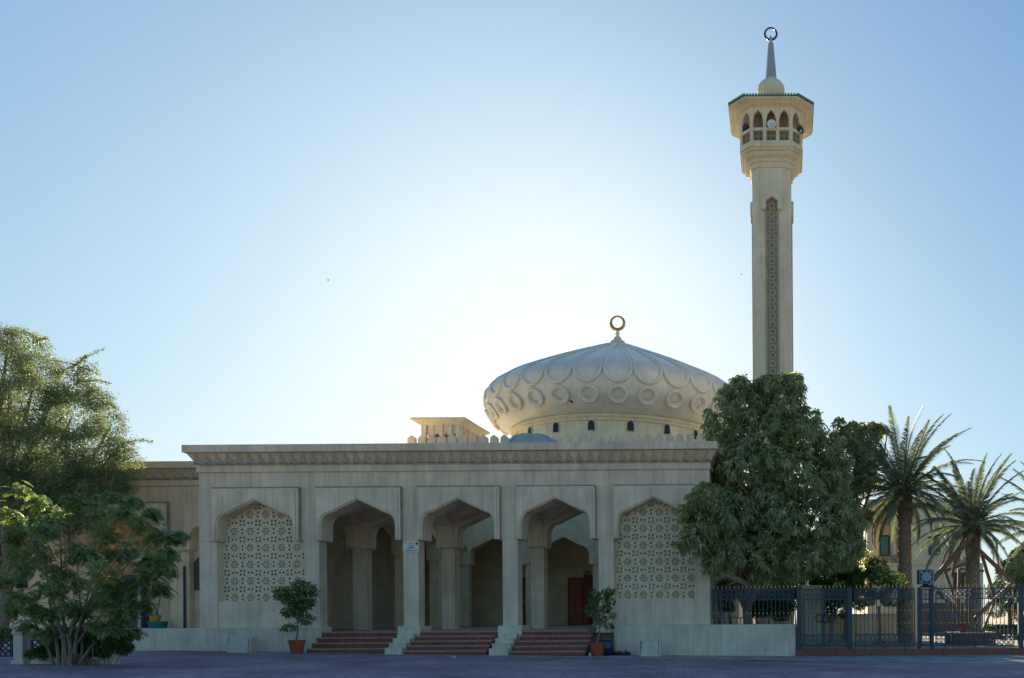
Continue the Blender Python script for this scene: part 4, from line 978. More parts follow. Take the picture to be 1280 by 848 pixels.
# ------------------------------------------------------------------ trees
def px_blobs(lst, Y0, seed, flat=.8, rough=4):
    rng = np.random.default_rng(seed); out = []
    for (x, y, r, dy) in lst:
        Y = Y0+dy; s_ = (Y+D)/F; X, Z = pt(x, y, Y); out.append((X, Y, Z, r*s_*.9, r*s_*.9, r*s_*flat*.9))
        for _ in range(rough):                    # lesser clumps break up the outline
            d = rng.normal(size=3); d /= np.linalg.norm(d); q = rng.uniform(.22, .42)*r*s_; k = rng.uniform(.8, 1.08)*r*s_
            out.append((X+d[0]*k, Y+d[1]*k, Z+d[2]*k*flat, q, q, q*.8))
    return out
def rosette_crown(root, blobs, n, m, rng, Ls=(.16, .26), per=9, wr=.28, shell=.62, droop=.45, name='crown'):
    """whorls of long drooping leaves at the twig ends"""
    c, d = in_blobs(blobs, n, rng, shell)
    ax = unit(d*.9+np.array([0, 0, .45])+rand_dirs(n, rng)*.45)
    t1 = unit(np.cross(ax, rand_dirs(n, rng))); t2 = np.cross(ax, t1)
    P, Dv, N = [], [], []
    for k in range(per):
        a = 2*math.pi*k/per+rng.random((n, 1))*.9; rad = t1*np.cos(a)+t2*np.sin(a); lift = rng.uniform(-.35, .75, (n, 1))
        dv = unit(rad+ax*lift+np.array([0, 0, -.35])); P.append(c+ax*rng.uniform(-.05, .08, (n, 1))); Dv.append(dv); N.append(ax)
    P, Dv, N = map(np.concatenate, (P, Dv, N)); L_ = rng.uniform(*Ls, len(P))
    return leaf_mesh(name, P, Dv, N, L_, L_*wr, m, root, droop)

# the big dark tree between mosque and minaret
Y0 = 1.6; rng = np.random.default_rng(21)
gt = thing('broadleaf_tree', (gx(934, Y0, 770), Y0, .1), 'big dense dark green tree beside the mosque corner, behind the low wall railing', 'tree')
BL = px_blobs([(935, 505, 34, .5), (905, 500, 14, .8), (985, 500, 24, .2), (990, 480, 16, .3), (960, 480, 18, .0), (925, 483, 16, .2), (900, 535, 24, 0), (950, 540, 44, -.3), (1000, 540, 34, 0), (1012, 520, 15, .4), (930, 580, 42, -.6), (990, 590, 46, -.5), (1035, 590, 32, 0), (905, 590, 24, -.2),
               (885, 625, 28, -3.2), (866, 648, 18, -3.6), (872, 668, 24, -3.6), (860, 635, 10, -3.6), (890, 655, 30, -3.0), (920, 640, 40, -1), (970, 650, 44, -1), (1020, 650, 40, -.6), (1050, 650, 26, 0), (1062, 668, 18, .2), (866, 612, 8, -3.2), (900, 690, 30, -2.6), (945, 695, 36, -1), (1000, 695, 36, -.8), (1040, 690, 30, -.3), (1062, 695, 18, .1), (893, 708, 16, -2.8), (1030, 560, 20, .3), (1050, 620, 22, .2), (1040, 590, 22, -.2), (1066, 650, 18, 0), (1022, 535, 14, .2), (1070, 680, 14, 0)], Y0, 1, .92)
limbs(gt, (gx(933, Y0, 770), Y0, .1), [BL[i][:3] for i in (0, 10, 30, 35, 40, 50, 55, 70, 80, 85, 95, 100, 60, 5, 120, 130)], .24, BARK, rng, fork=.22, wob=.4)
rosette_crown(gt, BL, 5600, L_MANGO, rng, (.18, .30), 9, .27, .5, .35)
Y0 = 9.0; rng = np.random.default_rng(22)
t2 = thing('broadleaf_tree', (gx(1075, Y0, 770), Y0, .1), 'loose-crowned tree further back, between the big dark tree and the first palm', 'tree')
BL2 = px_blobs([(1065, 540, 14, 0), (1085, 545, 14, 0), (1100, 538, 9, 0), (1060, 565, 15, 0), (1085, 575, 14, 0), (1050, 590, 16, 0), (1072, 605, 16, 0), (1092, 600, 8, 0), (1060, 630, 18, 0), (1075, 645, 14, 0), (1050, 660, 16, 0), (1048, 528, 7, 0), (1040, 610, 20, 0), (1098, 565, 6, 0), (1075, 558, 14, .5), (1050, 548, 10, .5), (1065, 618, 16, .4), (1080, 592, 14, .4)], Y0, 2, 1.0, 6)
limbs(t2, (gx(1058, Y0, 770), Y0, .1), [BL2[i][:3] for i in (0, 5, 15, 20, 30, 40)], .16, BARK, rng, fork=.4, wob=.3)
rosette_crown(t2, BL2, 1250, L_MANGO, rng, (.20, .34), 9, .28, .45, .4)

# the fine-leaved tree at the left
Y0 = 1.0; rng = np.random.default_rng(23)
t3 = thing('fine_leaved_tree', (gx(20, Y0, 800), Y0, .24), 'large fine-leaved tree at the left edge with sunlit yellow-green top', 'tree')
BL3 = px_blobs([(10, 425, 22, .5), (30, 425, 17, .3), (0, 460, 40, 0), (48, 460, 28, .4), (55, 432, 8, .2), (90, 480, 26, .2), (108, 460, 10, .3), (30, 510, 50, -.3), (90, 520, 40, 0), (125, 500, 16, .2), (140, 530, 18, .2), (150, 560, 20, .2), (120, 565, 40, -.2), (60, 570, 50, -.8), (0, 560, 50, -.5), (160, 590, 13, .2), (175, 580, 8, .3), (30, 620, 46, -1), (90, 610, 42, -.8), (130, 605, 26, -.3), (-50, 520, 60, 0), (-60, 600, 60, 0), (110, 645, 24, -.6), (60, 650, 30, -1), (-30, 660, 40, -.6), (152, 612, 12, 0)], Y0, 3, .85)
limbs(t3, (gx(-10, Y0, 800), Y0, .24), [BL3[i][:3] for i in (0, 10, 15, 25, 35, 40, 50, 55, 60, 65, 70, 90, 100, 105)], .30, BARK, rng, fork=.28, wob=.5)
n = 150000; c, d = in_blobs(BL3, n//5, rng, .62)
cc = np.repeat(c, 5, 0)+rng.normal(size=(n, 3))*.09; dv = unit(np.repeat(d, 5, 0)*.5+rand_dirs(n, rng)+np.array([0, 0, -.25]))
leaf_mesh('crown', cc, dv, rand_dirs(n, rng)+np.array([0, 0, .8]), rng.uniform(.06, .11, n), rng.uniform(.03, .05, n), L_FINE, t3, .15)
tw = MB(); TW = []                                # twigs that stand out against the sky, with their leaves
for (a, b) in (((70, 470), (133, 437)), ((95, 478), (141, 481)), ((60, 450), (128, 470)), ((150, 555), (193, 553)), ((40, 430), (62, 424)), ((120, 505), (150, 512)), ((90, 460), (112, 447)), ((30, 415), (56, 436))):
    Y = Y0+.2; p0 = pt(a[0], a[1], Y); p1 = pt(b[0], b[1], Y); pts = []
    for q in range(9): u = q/8; pts.append((p0[0]+(p1[0]-p0[0])*u, Y+.1*math.sin(u*5), p0[1]+(p1[1]-p0[1])*u+.16*math.sin(u*3.1)*(1-.4*u)))
    tw.tube(pts, [.022*(1-.7*q/8) for q in range(9)], 5)
    for u in np.linspace(.05, 1, 60):
        i = min(7, int(u*8)); f_ = u*8-i; p_ = np.array(pts[i])*(1-f_)+np.array(pts[i+1])*f_
        for _ in range(2): TW.append(p_+rng.normal(size=3)*.07*(1.3-u))
tag(tw.build('twigs', BARK, t3), kind='stuff')
TW = np.array(TW); leaf_mesh('twig_leaves', TW, rand_dirs(len(TW), rng), rand_dirs(len(TW), rng), .10, .045, L_FINE, t3, .1)

# pinnate shrub tree in front of it: each compound leaf is a feather of leaflets
def fern_crown(root, cent, n, L0, m, rng, spread=(.9, .75), pairs=11, name='crown'):
    P, Dv, N, LL = [], [], [], []; tube = MB()
    C = np.array(cent); pk = rng.integers(0, len(C), n)
    for i in range(n):
        c = C[pk[i]]; a = rng.random()*6.283; base = c[:3]+rng.normal(size=3)*np.array([spread[0], spread[0], spread[1]])*c[3]*.45
        dh = np.array([math.cos(a), math.sin(a), 0]); L_ = L0*rng.uniform(.7, 1.2); up = rng.uniform(-.7, .6)
        prev = base; pts = [base]
        for q in range(1, pairs+1):
            u = q/pairs; dz = up-1.35*u; st = unit(dh+np.array([0, 0, dz])); prev = prev+st*L_/pairs; pts.append(prev)
            s_ = np.cross(st, np.array([0, 0, 1.])); s_ = unit(s_); nn = np.cross(s_, st)
            for sg in (-1, 1):
                P.append(prev); Dv.append(unit(s_*sg+st*.45-np.array([0, 0, .25]))); N.append(nn); LL.append(L_*.32*math.sin(math.pi*(.18+.75*u)))
        tube.tube([tuple(pts[0]), tuple(pts[pairs//2]), tuple(pts[-1])], [.006, .004, .002], 3)
    o = leaf_mesh(name, np.array(P), np.array(Dv), np.array(N), np.array(LL), np.array(LL)*.24+.008, m, root, .1, fold=.1)
    tag(tube.build('leaf_stalks', L_BUSH, root), kind='stuff'); return o
Y0 = -10.1; rng = np.random.default_rng(24)
t4 = thing('feathery_shrub', (gx(82, Y0, 822), Y0, .24), 'feathery-leaved small tree on several thin stems by the kerb at left', 'tree')
CL = []
for (x, y, r) in [(30, 655, 16), (55, 690, 22), (20, 690, 20), (95, 690, 20), (130, 665, 20), (150, 640, 14), (120, 640, 16), (175, 655, 18), (195, 668, 16), (165, 690, 24), (200, 700, 14), (218, 672, 10), (225, 668, 6), (130, 715, 24), (95, 730, 22), (55, 735, 22), (25, 745, 12), (160, 735, 20), (185, 720, 16), (140, 755, 16), (40, 760, 12), (100, 765, 14), (160, 765, 8), (15, 670, 14), (60, 660, 18), (45, 625, 12), (75, 645, 14), (5, 725, 12), (30, 710, 16), (190, 640, 8), (200, 735, 8), (75, 710, 22), (120, 780, 10), (70, 785, 8), (10, 640, 14), (95, 625, 12), (140, 620, 12), (165, 625, 10), (25, 610, 10), (60, 640, 14), (210, 690, 10), (185, 700, 14), (205, 712, 9), (145, 690, 16), (110, 690, 18), (150, 770, 10), (120, 750, 14), (15, 760, 12), (35, 780, 9), (60, 765, 13), (85, 755, 13), (140, 785, 9), (165, 790, 8), (10, 790, 8), (95, 790, 9), (55, 790, 8), (180, 755, 10), (70, 735, 16), (135, 735, 16)]:
    Y = Y0+rng.uniform(-.9, .9); s_ = (Y+D)/F; X, Z = pt(x, y, Y); CL.append((X, Y, Z, r*s_))
stems = MB(); bx_, bz_ = gx(80, Y0, 822), .24
for i, cidx in enumerate((0, 3, 5, 7, 8, 11, 13, 15, 16, 18, 21, 22, 26, 1, 9)):
    c = CL[cidx]; sb = Vector((bx_+rng.uniform(-.45, .55), Y0+rng.uniform(-.2, .2), bz_-.1)); tt = Vector(c[:3]); md = sb.lerp(tt, .5)+Vector((rng.uniform(-.2, .2), 0, .25))
    stems.tube([sb, sb.lerp(md, .5)+Vector((rng.uniform(-.06, .06), 0, .1)), md, tt], [.04, .034, .024, .008], 6)
stems.build('stems', BARK, t4, smooth=True)
fern_crown(t4, CL, 3100, .34, L_FERN, rng)
tp = MB()                                         # split stakes at its foot
for (x0, y0_, x1, y1, r) in ((74, 822, 64, 775, .05), (80, 824, 78, 790, .075), (88, 822, 84, 792, .06)):
    a, b = pt(x0, y0_, Y0-.1), pt(x1, y1, Y0-.1); tp.tube([(a[0], Y0-.1, bz_-.1), ((a[0]+b[0])/2+.03, Y0-.1, (a[1]+b[1])/2), (b[0], Y0-.1, b[1])], [r, r*.9, r*.8], 7)
tp.build('old_trunk', mat('pale_bark', (.30, .24, .16), .9, .3, 12, .5, 30), t4, smooth=True)
# low bush round its foot
bs = thing('low_bush', (gx(110, Y0+.3, 815), Y0+.3, .24), 'low leafy bush hugging the kerb at the foot of the feathery shrub', 'bush')
BB = []
for (x, y, r) in [(55, 815, 8), (75, 812, 10), (95, 808, 10), (112, 812, 9), (125, 806, 11), (142, 806, 10), (155, 810, 8), (60, 800, 7), (105, 798, 8), (150, 800, 6), (40, 818, 5), (88, 818, 7), (130, 815, 7), (116, 792, 6)]:
    Y = Y0+.2+rng.uniform(-.2, .4); s_ = (Y+D)/F; X, Z = pt(x, y, Y); r = r*1.15; BB.append((X, Y, max(Z, .3), r*s_, r*s_*.8, r*s_*.8))
n = 6500; c, d = in_blobs(BB, n, rng, .4); leaf_mesh('foliage', c, unit(d+rand_dirs(n, rng)*.8+np.array([0, 0, .3])), rand_dirs(n, rng)+np.array([0, 0, 1]), rng.uniform(.08, .15, n), rng.uniform(.035, .06, n), L_BUSH, bs, .1)
st_ = MB()
for b in BB: st_.tube([(b[0]*.6+BB[4][0]*.4, b[1], .15), (b[0], b[1], b[2])], [.015, .006], 5)
tag(st_.build('stems', BARK, bs), kind='stuff')

# small round tree and greenery behind the gate
Y0 = 5.5; rng = np.random.default_rng(25)
t5 = thing('clipped_tree', (gx(1099, Y0, 780), Y0, .1), 'small round clipped tree on a thin trunk behind the blue railing', 'tree')
B5 = px_blobs([(1097, 728, 26, 0), (1080, 745, 18, 0), (1115, 745, 18, 0), (1097, 712, 16, 0), (1078, 728, 14, 0), (1120, 728, 12, 0), (1062, 742, 12, 0), (1050, 750, 12, .2), (1040, 745, 12, .4)], Y0, 4, .85)
n = 15000; c, d = in_blobs(B5, n, rng, .65); leaf_mesh('crown', c, unit(d+rand_dirs(n, rng)*.7+np.array([0, 0, .3])), rand_dirs(n, rng)+np.array([0, 0, 1]), rng.uniform(.06, .11, n), rng.uniform(.03, .05, n), L_BUSH, t5, .1)
MB().tube([(gx(1099, Y0, 780), Y0, 0), (gx(1099, Y0, 770)+.04, Y0, .9), (gx(1098, Y0, 750), Y0, 1.9)], [.09, .07, .06], 8).build('trunk', BARK, t5, smooth=True)
Y0 = 4.0
hg = thing('shrub', (gx(900, Y0, 740), Y0, .1), 'leafy shrub in the shade under the big tree, behind the wall railing', 'shrub')
B6 = px_blobs([(910, 735, 16, 0), (960, 752, 20, -.5), (985, 748, 16, -1), (945, 760, 14, -.3), (975, 765, 14, -.8), (905, 755, 12, .3)], Y0, 5, .9)
n = 9000; c, d = in_blobs(B6, n, rng, .3); leaf_mesh('foliage', c, unit(d+rand_dirs(n, rng)+np.array([0, 0, .1])), rand_dirs(n, rng)+np.array([0, 0, 1]), rng.uniform(.10, .2, n), rng.uniform(.04, .07, n), L_BUSH, hg, .1)
sm = MB()
for b in B6: sm.tube([(b[0]+.1, b[1], .05), (b[0], b[1], b[2])], [.03, .012], 5)
tag(sm.build('stems', BARK, hg), kind='stuff')

Y0 = 7.8
for (lab, bl_, nn, lf) in (('light green bushy tree behind the gate, under the big dark tree', [(1030, 722, 16, 0), (1050, 712, 16, .4), (1012, 730, 12, -.2), (1068, 722, 14, .2), (1042, 742, 14, 0), (1060, 745, 12, .3), (1020, 748, 9, 0), (1035, 760, 8, 0), (1055, 768, 7, 0)], 13000, L_BUSH),
                       ('dark garden tree far behind the utility block and clipped tree', [(1010, 700, 30, 9), (1045, 690, 26, 9), (1075, 705, 22, 9), (985, 720, 24, 9), (1040, 735, 26, 9), (1070, 745, 20, 9)], 9000, L_MANGO)):
    B7 = px_blobs(bl_, Y0, 8, .9); far = B7[0][1]
    r_ = thing('garden_tree', (B7[0][0], far, .1), lab, 'tree')
    c, d = in_blobs(B7, nn, rng, .4); leaf_mesh('crown', c, unit(d+rand_dirs(nn, rng)), rand_dirs(nn, rng)+np.array([0, 0, 1]), rng.uniform(.09, .17, nn)*(2 if far > 12 else 1), rng.uniform(.04, .07, nn)*(2 if far > 12 else 1), lf, r_, .1)
    limbs(r_, (B7[0][0]+.3, far, .1), [b[:3] for b in B7[:26:5]], .09, BARK, rng, fork=.3, wob=.1)

# date palms ----------------------------------------------------------
def frond_mesh(L_, rise, bend, seed):
    rng = np.random.default_rng(seed); n = 44; pts = []; ang = rise; p = np.array([0., 0, 0]); pts.append(p)
    for i in range(n): p = p+np.array([math.cos(ang), 0, math.sin(ang)])*L_/n; pts.append(p); ang -= bend*(.4+1.2*i/n)/n
    mb = MB(); mb.tube([tuple(pts[i]) for i in range(0, n+1, 4)], [.035*(1-.9*i/n)+.004 for i in range(0, n+1, 4)], 4)
    V = []; Fc = []
    for i in range(5, n+1):
        u = i/n; t = unit(pts[min(i+1, n)]-pts[i-1]); s_ = np.array([0, 1., 0]); up = np.cross(t, s_)*-1
        ll = L_*.155*math.sin(math.pi*min(1, .22+.72*u))**.6*(1-.35*u)
        for sg in (-1, 1):
            for dbl in (0, 1):
                b = pts[i]-t*dbl*L_/n*.5; dr = unit(s_*sg*(.95-.35*u)+t*(.45+.45*u)+up*rng.uniform(.0, .45)); e = b+dr*ll*rng.uniform(.85, 1.1)-np.array([0, 0, .10])*ll; m_ = (b+e)/2+np.array([0, 0, .03]); w_ = np.cross(dr, up)*.015
                k = len(V); V += [tuple(b-w_), tuple(m_+w_), tuple(e), tuple(b+w_)]; Fc.append((k, k+1, k+2)); Fc.append((k, k+1, k+3))
    mb.add(V, Fc); return mb.mesh('frond', L_PALM)
def palm(px, ctr_y, Y, lab, seed, nf=44, L_=3.4, tw=.30, lean=0.0, hang=.3):
    rng = np.random.default_rng(seed); X, Z = pt(px, ctr_y, Y); zb_ = .1
    root = thing('date_palm', (X, Y, zb_), lab, 'palm tree', 'date palms behind the railings')
    prof = []; H = Z-zb_
    tk = MB(); n = int(H/.12)
    for i in range(n+1):
        z = zb_-.1+(H+.1)*i/n; u = i/n; r = tw*(1.12-.25*u+.30*max(0, u-.85)/.15*.5); prof.append((r*(1+.07*(i % 2)), z))
    tk.lathe(prof, 14, (X, Y)); to = tk.build('trunk', PBARK, root, smooth=False)
    bt = MB()                                     # old leaf bases, spiralling up the trunk
    for i in range(int(H/.12)*6):
        z = zb_+.15+H*i/(int(H/.12)*6); a = i*2.39996; u = (z-zb_)/H; r = tw*(1.1-.25*u+.15*max(0, u-.85)/.15)
        c_, s_ = math.cos(a), math.sin(a); w_ = .085; k = .10+.10*(u > .8)
        bt.add([(X+c_*r-s_*w_, Y+s_*r+c_*w_, z-.08), (X+c_*r+s_*w_, Y+s_*r-c_*w_, z-.08), (X+c_*(r+k), Y+s_*(r+k), z+.12+k*.6), (X+c_*(r-.02), Y+s_*(r-.02), z+.10)], [(0, 1, 2), (0, 2, 3), (1, 3, 2)])
    tag(bt.build('leaf_bases', PBARK, root), kind='stuff')
    kinds = [frond_mesh(L_*1.0, R(12), R(60), seed*7+1), frond_mesh(L_*1.05, R(12), R(38), seed*7+2), frond_mesh(L_*.95, R(5), R(72), seed*7+3)]
    dead = kinds[2].copy(); dead.materials[0] = mat('dry_frond', (.26, .19, .10), .8, .3, 4)
    for i in range(nf):
        u = i/nf; az = i*2.39996+rng.uniform(-.2, .2); tilt = R(80-112*u**.95)+rng.uniform(-.1, .1)
        kd = kinds[1] if u < .35 else (kinds[0] if u < .75 else kinds[2]); sc_ = rng.uniform(.85, 1.08)*(.85 if u > .8 else 1)
        M = T((X+.12*math.cos(az), Y+.12*math.sin(az), Z+.12-.35*u)) @ RZ(az) @ Matrix.Rotation(-tilt+R(10), 4, 'Y') @ Matrix.Rotation(rng.uniform(-.5, .5), 4, 'X') @ Matrix.Diagonal((sc_, sc_, sc_, 1))
        if u > .93 or (u > .8 and i % 4 == 0): kd = dead
        inst(kd, 'frond', root, M)
    return root
palm(1130, 612, 7.0, 'left date palm, tallest of the palms behind the blue railing', 31, 60, 3.85, .29)
palm(1215, 655, 5.2, 'right date palm rising from the red planter inside the timber frame', 32, 58, 3.4, .29)
palm(1322, 660, 8.0, 'date palm at the right edge of the photo, only its fronds in view', 33, 40, 3.6, .33)

# planter under the right palm, with a little pot on it
Yp = 4.2; pxa, pxb = gx(1192.5, Yp-.2, 800), gx(1245, Yp-.2, 800)
pl = thing('brick_planter', ((pxa+pxb)/2, Yp, .1), 'low red-brown planter box round the foot of the right palm', 'planter')
for k in range(4):                                # courses of blocks, each block its own piece
    zc_ = .1+k*.125; n = 6
    for i in range(n):
        w_ = (pxb-pxa)/n; off = (w_/2 if k % 2 else 0)
        a_ = max(pxa, pxa+i*w_-off); b_ = min(pxb, pxa+(i+1)*w_-off) if i < n-1 else pxb
        MB().box(a_+.004, b_-.004, Yp-.2+random.uniform(0, .008), Yp, zc_+.003, zc_+.122).build('block', GRAN, pl, bevel=.006)
MB().box(pxa, pxb, Yp+.001, Yp+2.0, .1, .60).build('core', SOIL, pl)
MB().box(pxa-.04, pxb+.04, Yp-.24, Yp+2.04, .601, .66).build('coping', CONC, pl, bevel=.01)
X = gx(1202, Yp+.3, 785); t_ = thing('small_pot', (X, Yp+.1, .66), 'small brown pot on the planter coping, left of the palm trunk', 'pot')
MB().lathe([(.13, .66), (.15, .68), (.20, .98), (.23, .98), (.23, 1.02), (.17, 1.02), (.15, .9)], 16, (X, Yp+.1)).build('pot', TERR, t_, smooth=True)

# timber star frame round the right palm
Yt = 4.4; tf = thing('timber_frame', (gx(1214, Yt), Yt, .1), 'large tilted square frame of brown timber beams standing round the right palm', 'timber frame')
def bm_(a, b, w_=.17, dy0=0, dy1=0, m=TIMB):
    p0, p1 = pt(*a, Yt+dy0), pt(*b, Yt+dy1); MB().beam((p0[0], Yt+dy0, p0[1]), (p1[0], Yt+dy1, p1[1]), w_, w_*.9).build('beam', m, tf, bevel=.01)
bm_((1163, 729), (1216, 668), .22, -.5, -.4); bm_((1163, 731), (1208, 774), .16, -.5, -.6); bm_((1222, 689-3), (1266, 728), .17, -.3, .4); bm_((1266, 728), (1218, 774), .17, .45, -.3)
bm_((1180.5, 714), (1213, 702.5), .15, .5, .5); bm_((1180.5, 713), (1196, 755), .14, .6, .7); bm_((1199, 711), (1198, 756), .14, .9, .9); bm_((1199, 711), (1230, 714), .10, 1, 1); bm_((1227, 693), (1244, 750), .15, .8, .9); bm_((1193, 742), (1225, 745), .14, .9, .9); bm_((1196, 756), (1212, 790), .12, .7, .5); bm_((1244, 750), (1228, 790), .12, .9, .5)

# hedge, far trees, yard wall
rng = np.random.default_rng(41)
for (lab, blobs, Y0, n, ll, m_, tr) in (
    ('dark bushy tree behind the timber frame near the right edge', [(1262, 725, 20, 0), (1248, 740, 16, 0), (1278, 715, 22, .5), (1290, 740, 26, 0), (1262, 750, 18, -.3), (1244, 762, 12, -.4), (1280, 765, 18, 0)], 16.0, 16000, (.10, .18), L_MANGO, (1262, .12)),
    ('olive tree further back at the right edge, behind the dark bushy tree', [(1275, 700, 16, 0), (1300, 690, 26, 0), (1255, 712, 10, 0)], 30.0, 7000, (.2, .32), L_BUSH, (1290, .15))):
    r_ = thing('garden_tree', (gx(tr[0], Y0), Y0, .1), lab, 'tree'); B_ = px_blobs(blobs, Y0, 6, .9)
    c, d = in_blobs(B_, n, rng, .45); leaf_mesh('crown', c, unit(d+rand_dirs(n, rng)), rand_dirs(n, rng)+np.array([0, 0, 1]), rng.uniform(*ll, n), rng.uniform(ll[0]*.4, ll[1]*.4, n), m_, r_, .1)
    limbs(r_, (gx(tr[0], Y0), Y0, .1), [b[:3] for b in B_[:4]], tr[1], BARK, rng, fork=.35, wob=.15)
h_ = thing('clipped_hedge', (gx(1265, 13), 13, .1), 'low clipped green hedge in the yard, beyond the right palm', 'hedge')
n = 12000; P_ = np.stack([rng.uniform(gx(1228, 13), gx(1340, 13), n), rng.uniform(12.5, 13.5, n), .1+rng.random(n)**.6*.75], 1)
leaf_mesh('foliage', P_, rand_dirs(n, rng), rand_dirs(n, rng)+np.array([0, 0, 1]), rng.uniform(.08, .14, n), .05, L_BUSH, h_)
MB().box(gx(1229, 13), gx(1339, 13), 12.6, 13.4, .1, .7).build('inner_mass', L_MANGO, h_)
Yy = 9.6
yw = thing('yard_wall', (gx(1080, Yy), Yy, .1), 'low cream wall in the yard behind the gate and clipped tree', 'wall')
MB().box(gx(1003, Yy), gx(1152, Yy), Yy, Yy+.25, 0, gz(769, Yy, 1080)).build('wall_body', WHITE if 0 else VILLA, yw, bevel=.01)
MB().box(gx(1003, Yy)-.05, gx(1152, Yy)+.05, Yy-.06, Yy+.31, gz(769, Yy, 1080)+.001, gz(767.5, Yy, 1080)).build('coping', CONC, yw, bevel=.01)
yw2 = thing('utility_block', (gx(1014, 7), 7, .1), 'plain cream block behind the left leaf of the gate', 'outbuilding')
MB().box(gx(1001, 7), gx(1027, 7), 7, 9, 0, gz(734, 7, 1010)).build('block_wall', VILLA, yw2, bevel=.02)
MB().box(gx(1001, 7)-.05, gx(1027, 7)+.06, 6.92, 9.06, gz(734, 7, 1010)+.001, gz(732, 7, 1010)).build('block_roof', CONC, yw2, bevel=.01)
MB().box(gx(1006, 7), gx(1022, 7), 6.9, 6.98, .1, 2.2).build('block_door', CONC, yw2)
# white handrail by the gate
hr = thing('white_handrail', (gx(1072, 3.5), 3.5, .1), 'sloping white handrail behind the railing, right of the gate', 'handrail')
a, b = pt(1061, 757, 3.5), pt(1082, 768, 3.5); MB().tube([(a[0], 3.5, .1), (a[0], 3.5, a[1]), (b[0]+.2, 3.5, b[1]-.08), (b[0]+.2, 3.5, .1)], .03, 8).build('rail', WHITE, hr, smooth=True)
# ------------------------------------------------------------------ villa
Yv = 32.0
def vx(x): return gx(x, Yv, 700)
def vz(y): return gz(y, Yv, 1160)
vl = thing('villa', (vx(1155), Yv, .1), 'two-storey cream villa with green windows behind the palm trees', 'villa')
x0, x1 = vx(1084), vx(1225)
wallm = MB(); ztop = vz(628); zf_ = vz(705)
wallm.box(vx(1128), x1, Yv, Yv+10, .1, ztop)      # right block
wallm.box(x0, vx(1128), Yv+1.6, Yv+10, .1, ztop)  # recessed behind the loggia
wallm.box(x0, vx(1128), Yv+.002, Yv+1.6, .1, zf_)
wallm.build('villa_wall', VILLA, vl, bevel=.02)
lg = MB(); arch_c = vx(1103.5); lw = vx(1116.5)-vx(1092); zsp_ = vz(668)
p_ = [(x0, vz(693)), (x0, ztop-.002), (vx(1128)-.002, ztop-.002), (vx(1128)-.002, vz(693)), (vx(1124), vz(693)), (vx(1124), zsp_+.6), (vx(1119.5), zsp_+.6), (vx(1119.5), vz(693)), (vx(1116.5), vz(693))]
p_ += [(arch_c+lw/2*a_, zsp_+.95*b_) for a_, b_ in ((1, .0), (.96, .45), (.8, .75), (.35, .95), (0, 1.1), (-.35, .95), (-.8, .75), (-.96, .45), (-1, 0))]+[(vx(1092), vz(693))]
lg.prism(p_, Yv+.01, Yv+.4); lg.build('loggia_arch', VILLA, vl, bevel=.02)
bal = MB(); screen(bal, x0, zf_, 12, 2, (vx(1128)-x0)/12, Yv+.05, .05, lambda i, j: 'O', sz=(vz(694)-zf_)/2); tag(bal.build('loggia_balustrade', CLAD, vl), kind='stuff')
MB().box(x0-.1, x1+.15, Yv-.12, Yv+10.1, ztop, ztop+.25).build('villa_roof', VILLA, vl, bevel=.02)
MB().box(x0-.02, x1+.02, Yv-.06, Yv+.0, zf_-.08, zf_+.08).build('string_course', VILLA, vl)
for (a, b, t, bt, yy) in ((1099, 1112, 669, 695, Yv+1.6), (1160.5, 1174.5, 671, 694, Yv)):
    xa, xb, za_, zb2 = gx(a, yy, 680), gx(b, yy, 680), gz(bt, yy, 1140), gz(t, yy, 1140)
    w_ = MB().box(xa, xb, yy-.1, yy-.002, za_, zb2).build('window', STEEL, vl, bevel=.01)
    MB().box(xa+.12, xb-.12, yy-.12, yy-.09, za_+.12, zb2-.12).build('pane', GGLS, w_)
MB().box(vx(1152), vx(1164), Yv-.05, Yv-.002, vz(725), vz(711)).build('wall_panel', CONC, vl)
MB().box(vx(1191.5), vx(1210), Yv-.04, Yv-.002, vz(738), vz(716)).build('lower_window', mat('lower_window_glass', (.06, .05, .04), .3, .1, 3), vl)
MB().box(vx(1192), vx(1207), Yv-.05, Yv-.002, vz(706), vz(690)).build('balcony_opening', WHITE, vl)
for k in range(7): MB().box(vx(1192.5+k*2.3), vx(1193.1+k*2.3), Yv-.1, Yv-.06, vz(706), vz(698)).build('baluster', BLACK, vl)
MB().box(vx(1147), vx(1216), Yv-.12, Yv-.002, .1, vz(754)).build('dado_cladding', CLAD, vl)
MB().box(vx(1222), vx(1227), Yv-.5, Yv-.1, .1, zf_).build('column', WHITE, vl, bevel=.02)

# ------------------------------------------------------------------ left boundary: white piers and blue lattice panels
def pier(px, Y, lab, w_=.28, h=1.0):
    X = gx(px, Y, 805); g = ground(X); r_ = thing('boundary_pier', (X, Y, g), lab, 'gate pier', 'white piers of the boundary')
    MB().box(X-w_/2, X+w_/2, Y-w_/2, Y+w_/2, g-.1, g+h-.12).build('shaft', PODM, r_, bevel=.012)
    MB().box(X-w_/2-.05, X+w_/2+.05, Y-w_/2-.03, Y+w_/2+.03, g-.1, g+.12).build('foot', PODM, r_, bevel=.012)
    M = T((X, 0, 0)); cp = [(-w_/2-.03, g+h-.119), (w_/2+.03, g+h-.119), (w_/2+.03, g+h-.06)]+[((w_/2)*math.cos(t), g+h-.06+.16*math.sin(t)) for t in np.linspace(.2, math.pi-.2, 9)]+[(-w_/2-.03, g+h-.06)]
    MB().prism(cp, Y-w_/2-.03, Y+w_/2+.03, M).build('cap', PODM, r_, bevel=.01); return X, Y, g
P1 = pier(27, -9.6, 'white pier with rounded cap at the left edge, between blue lattice panels'); P2 = pier(137, -9.3, 'white pier half hidden by the bush, next to the terrace wall')
P0 = (P1[0]-3.6, -9.9, .24)
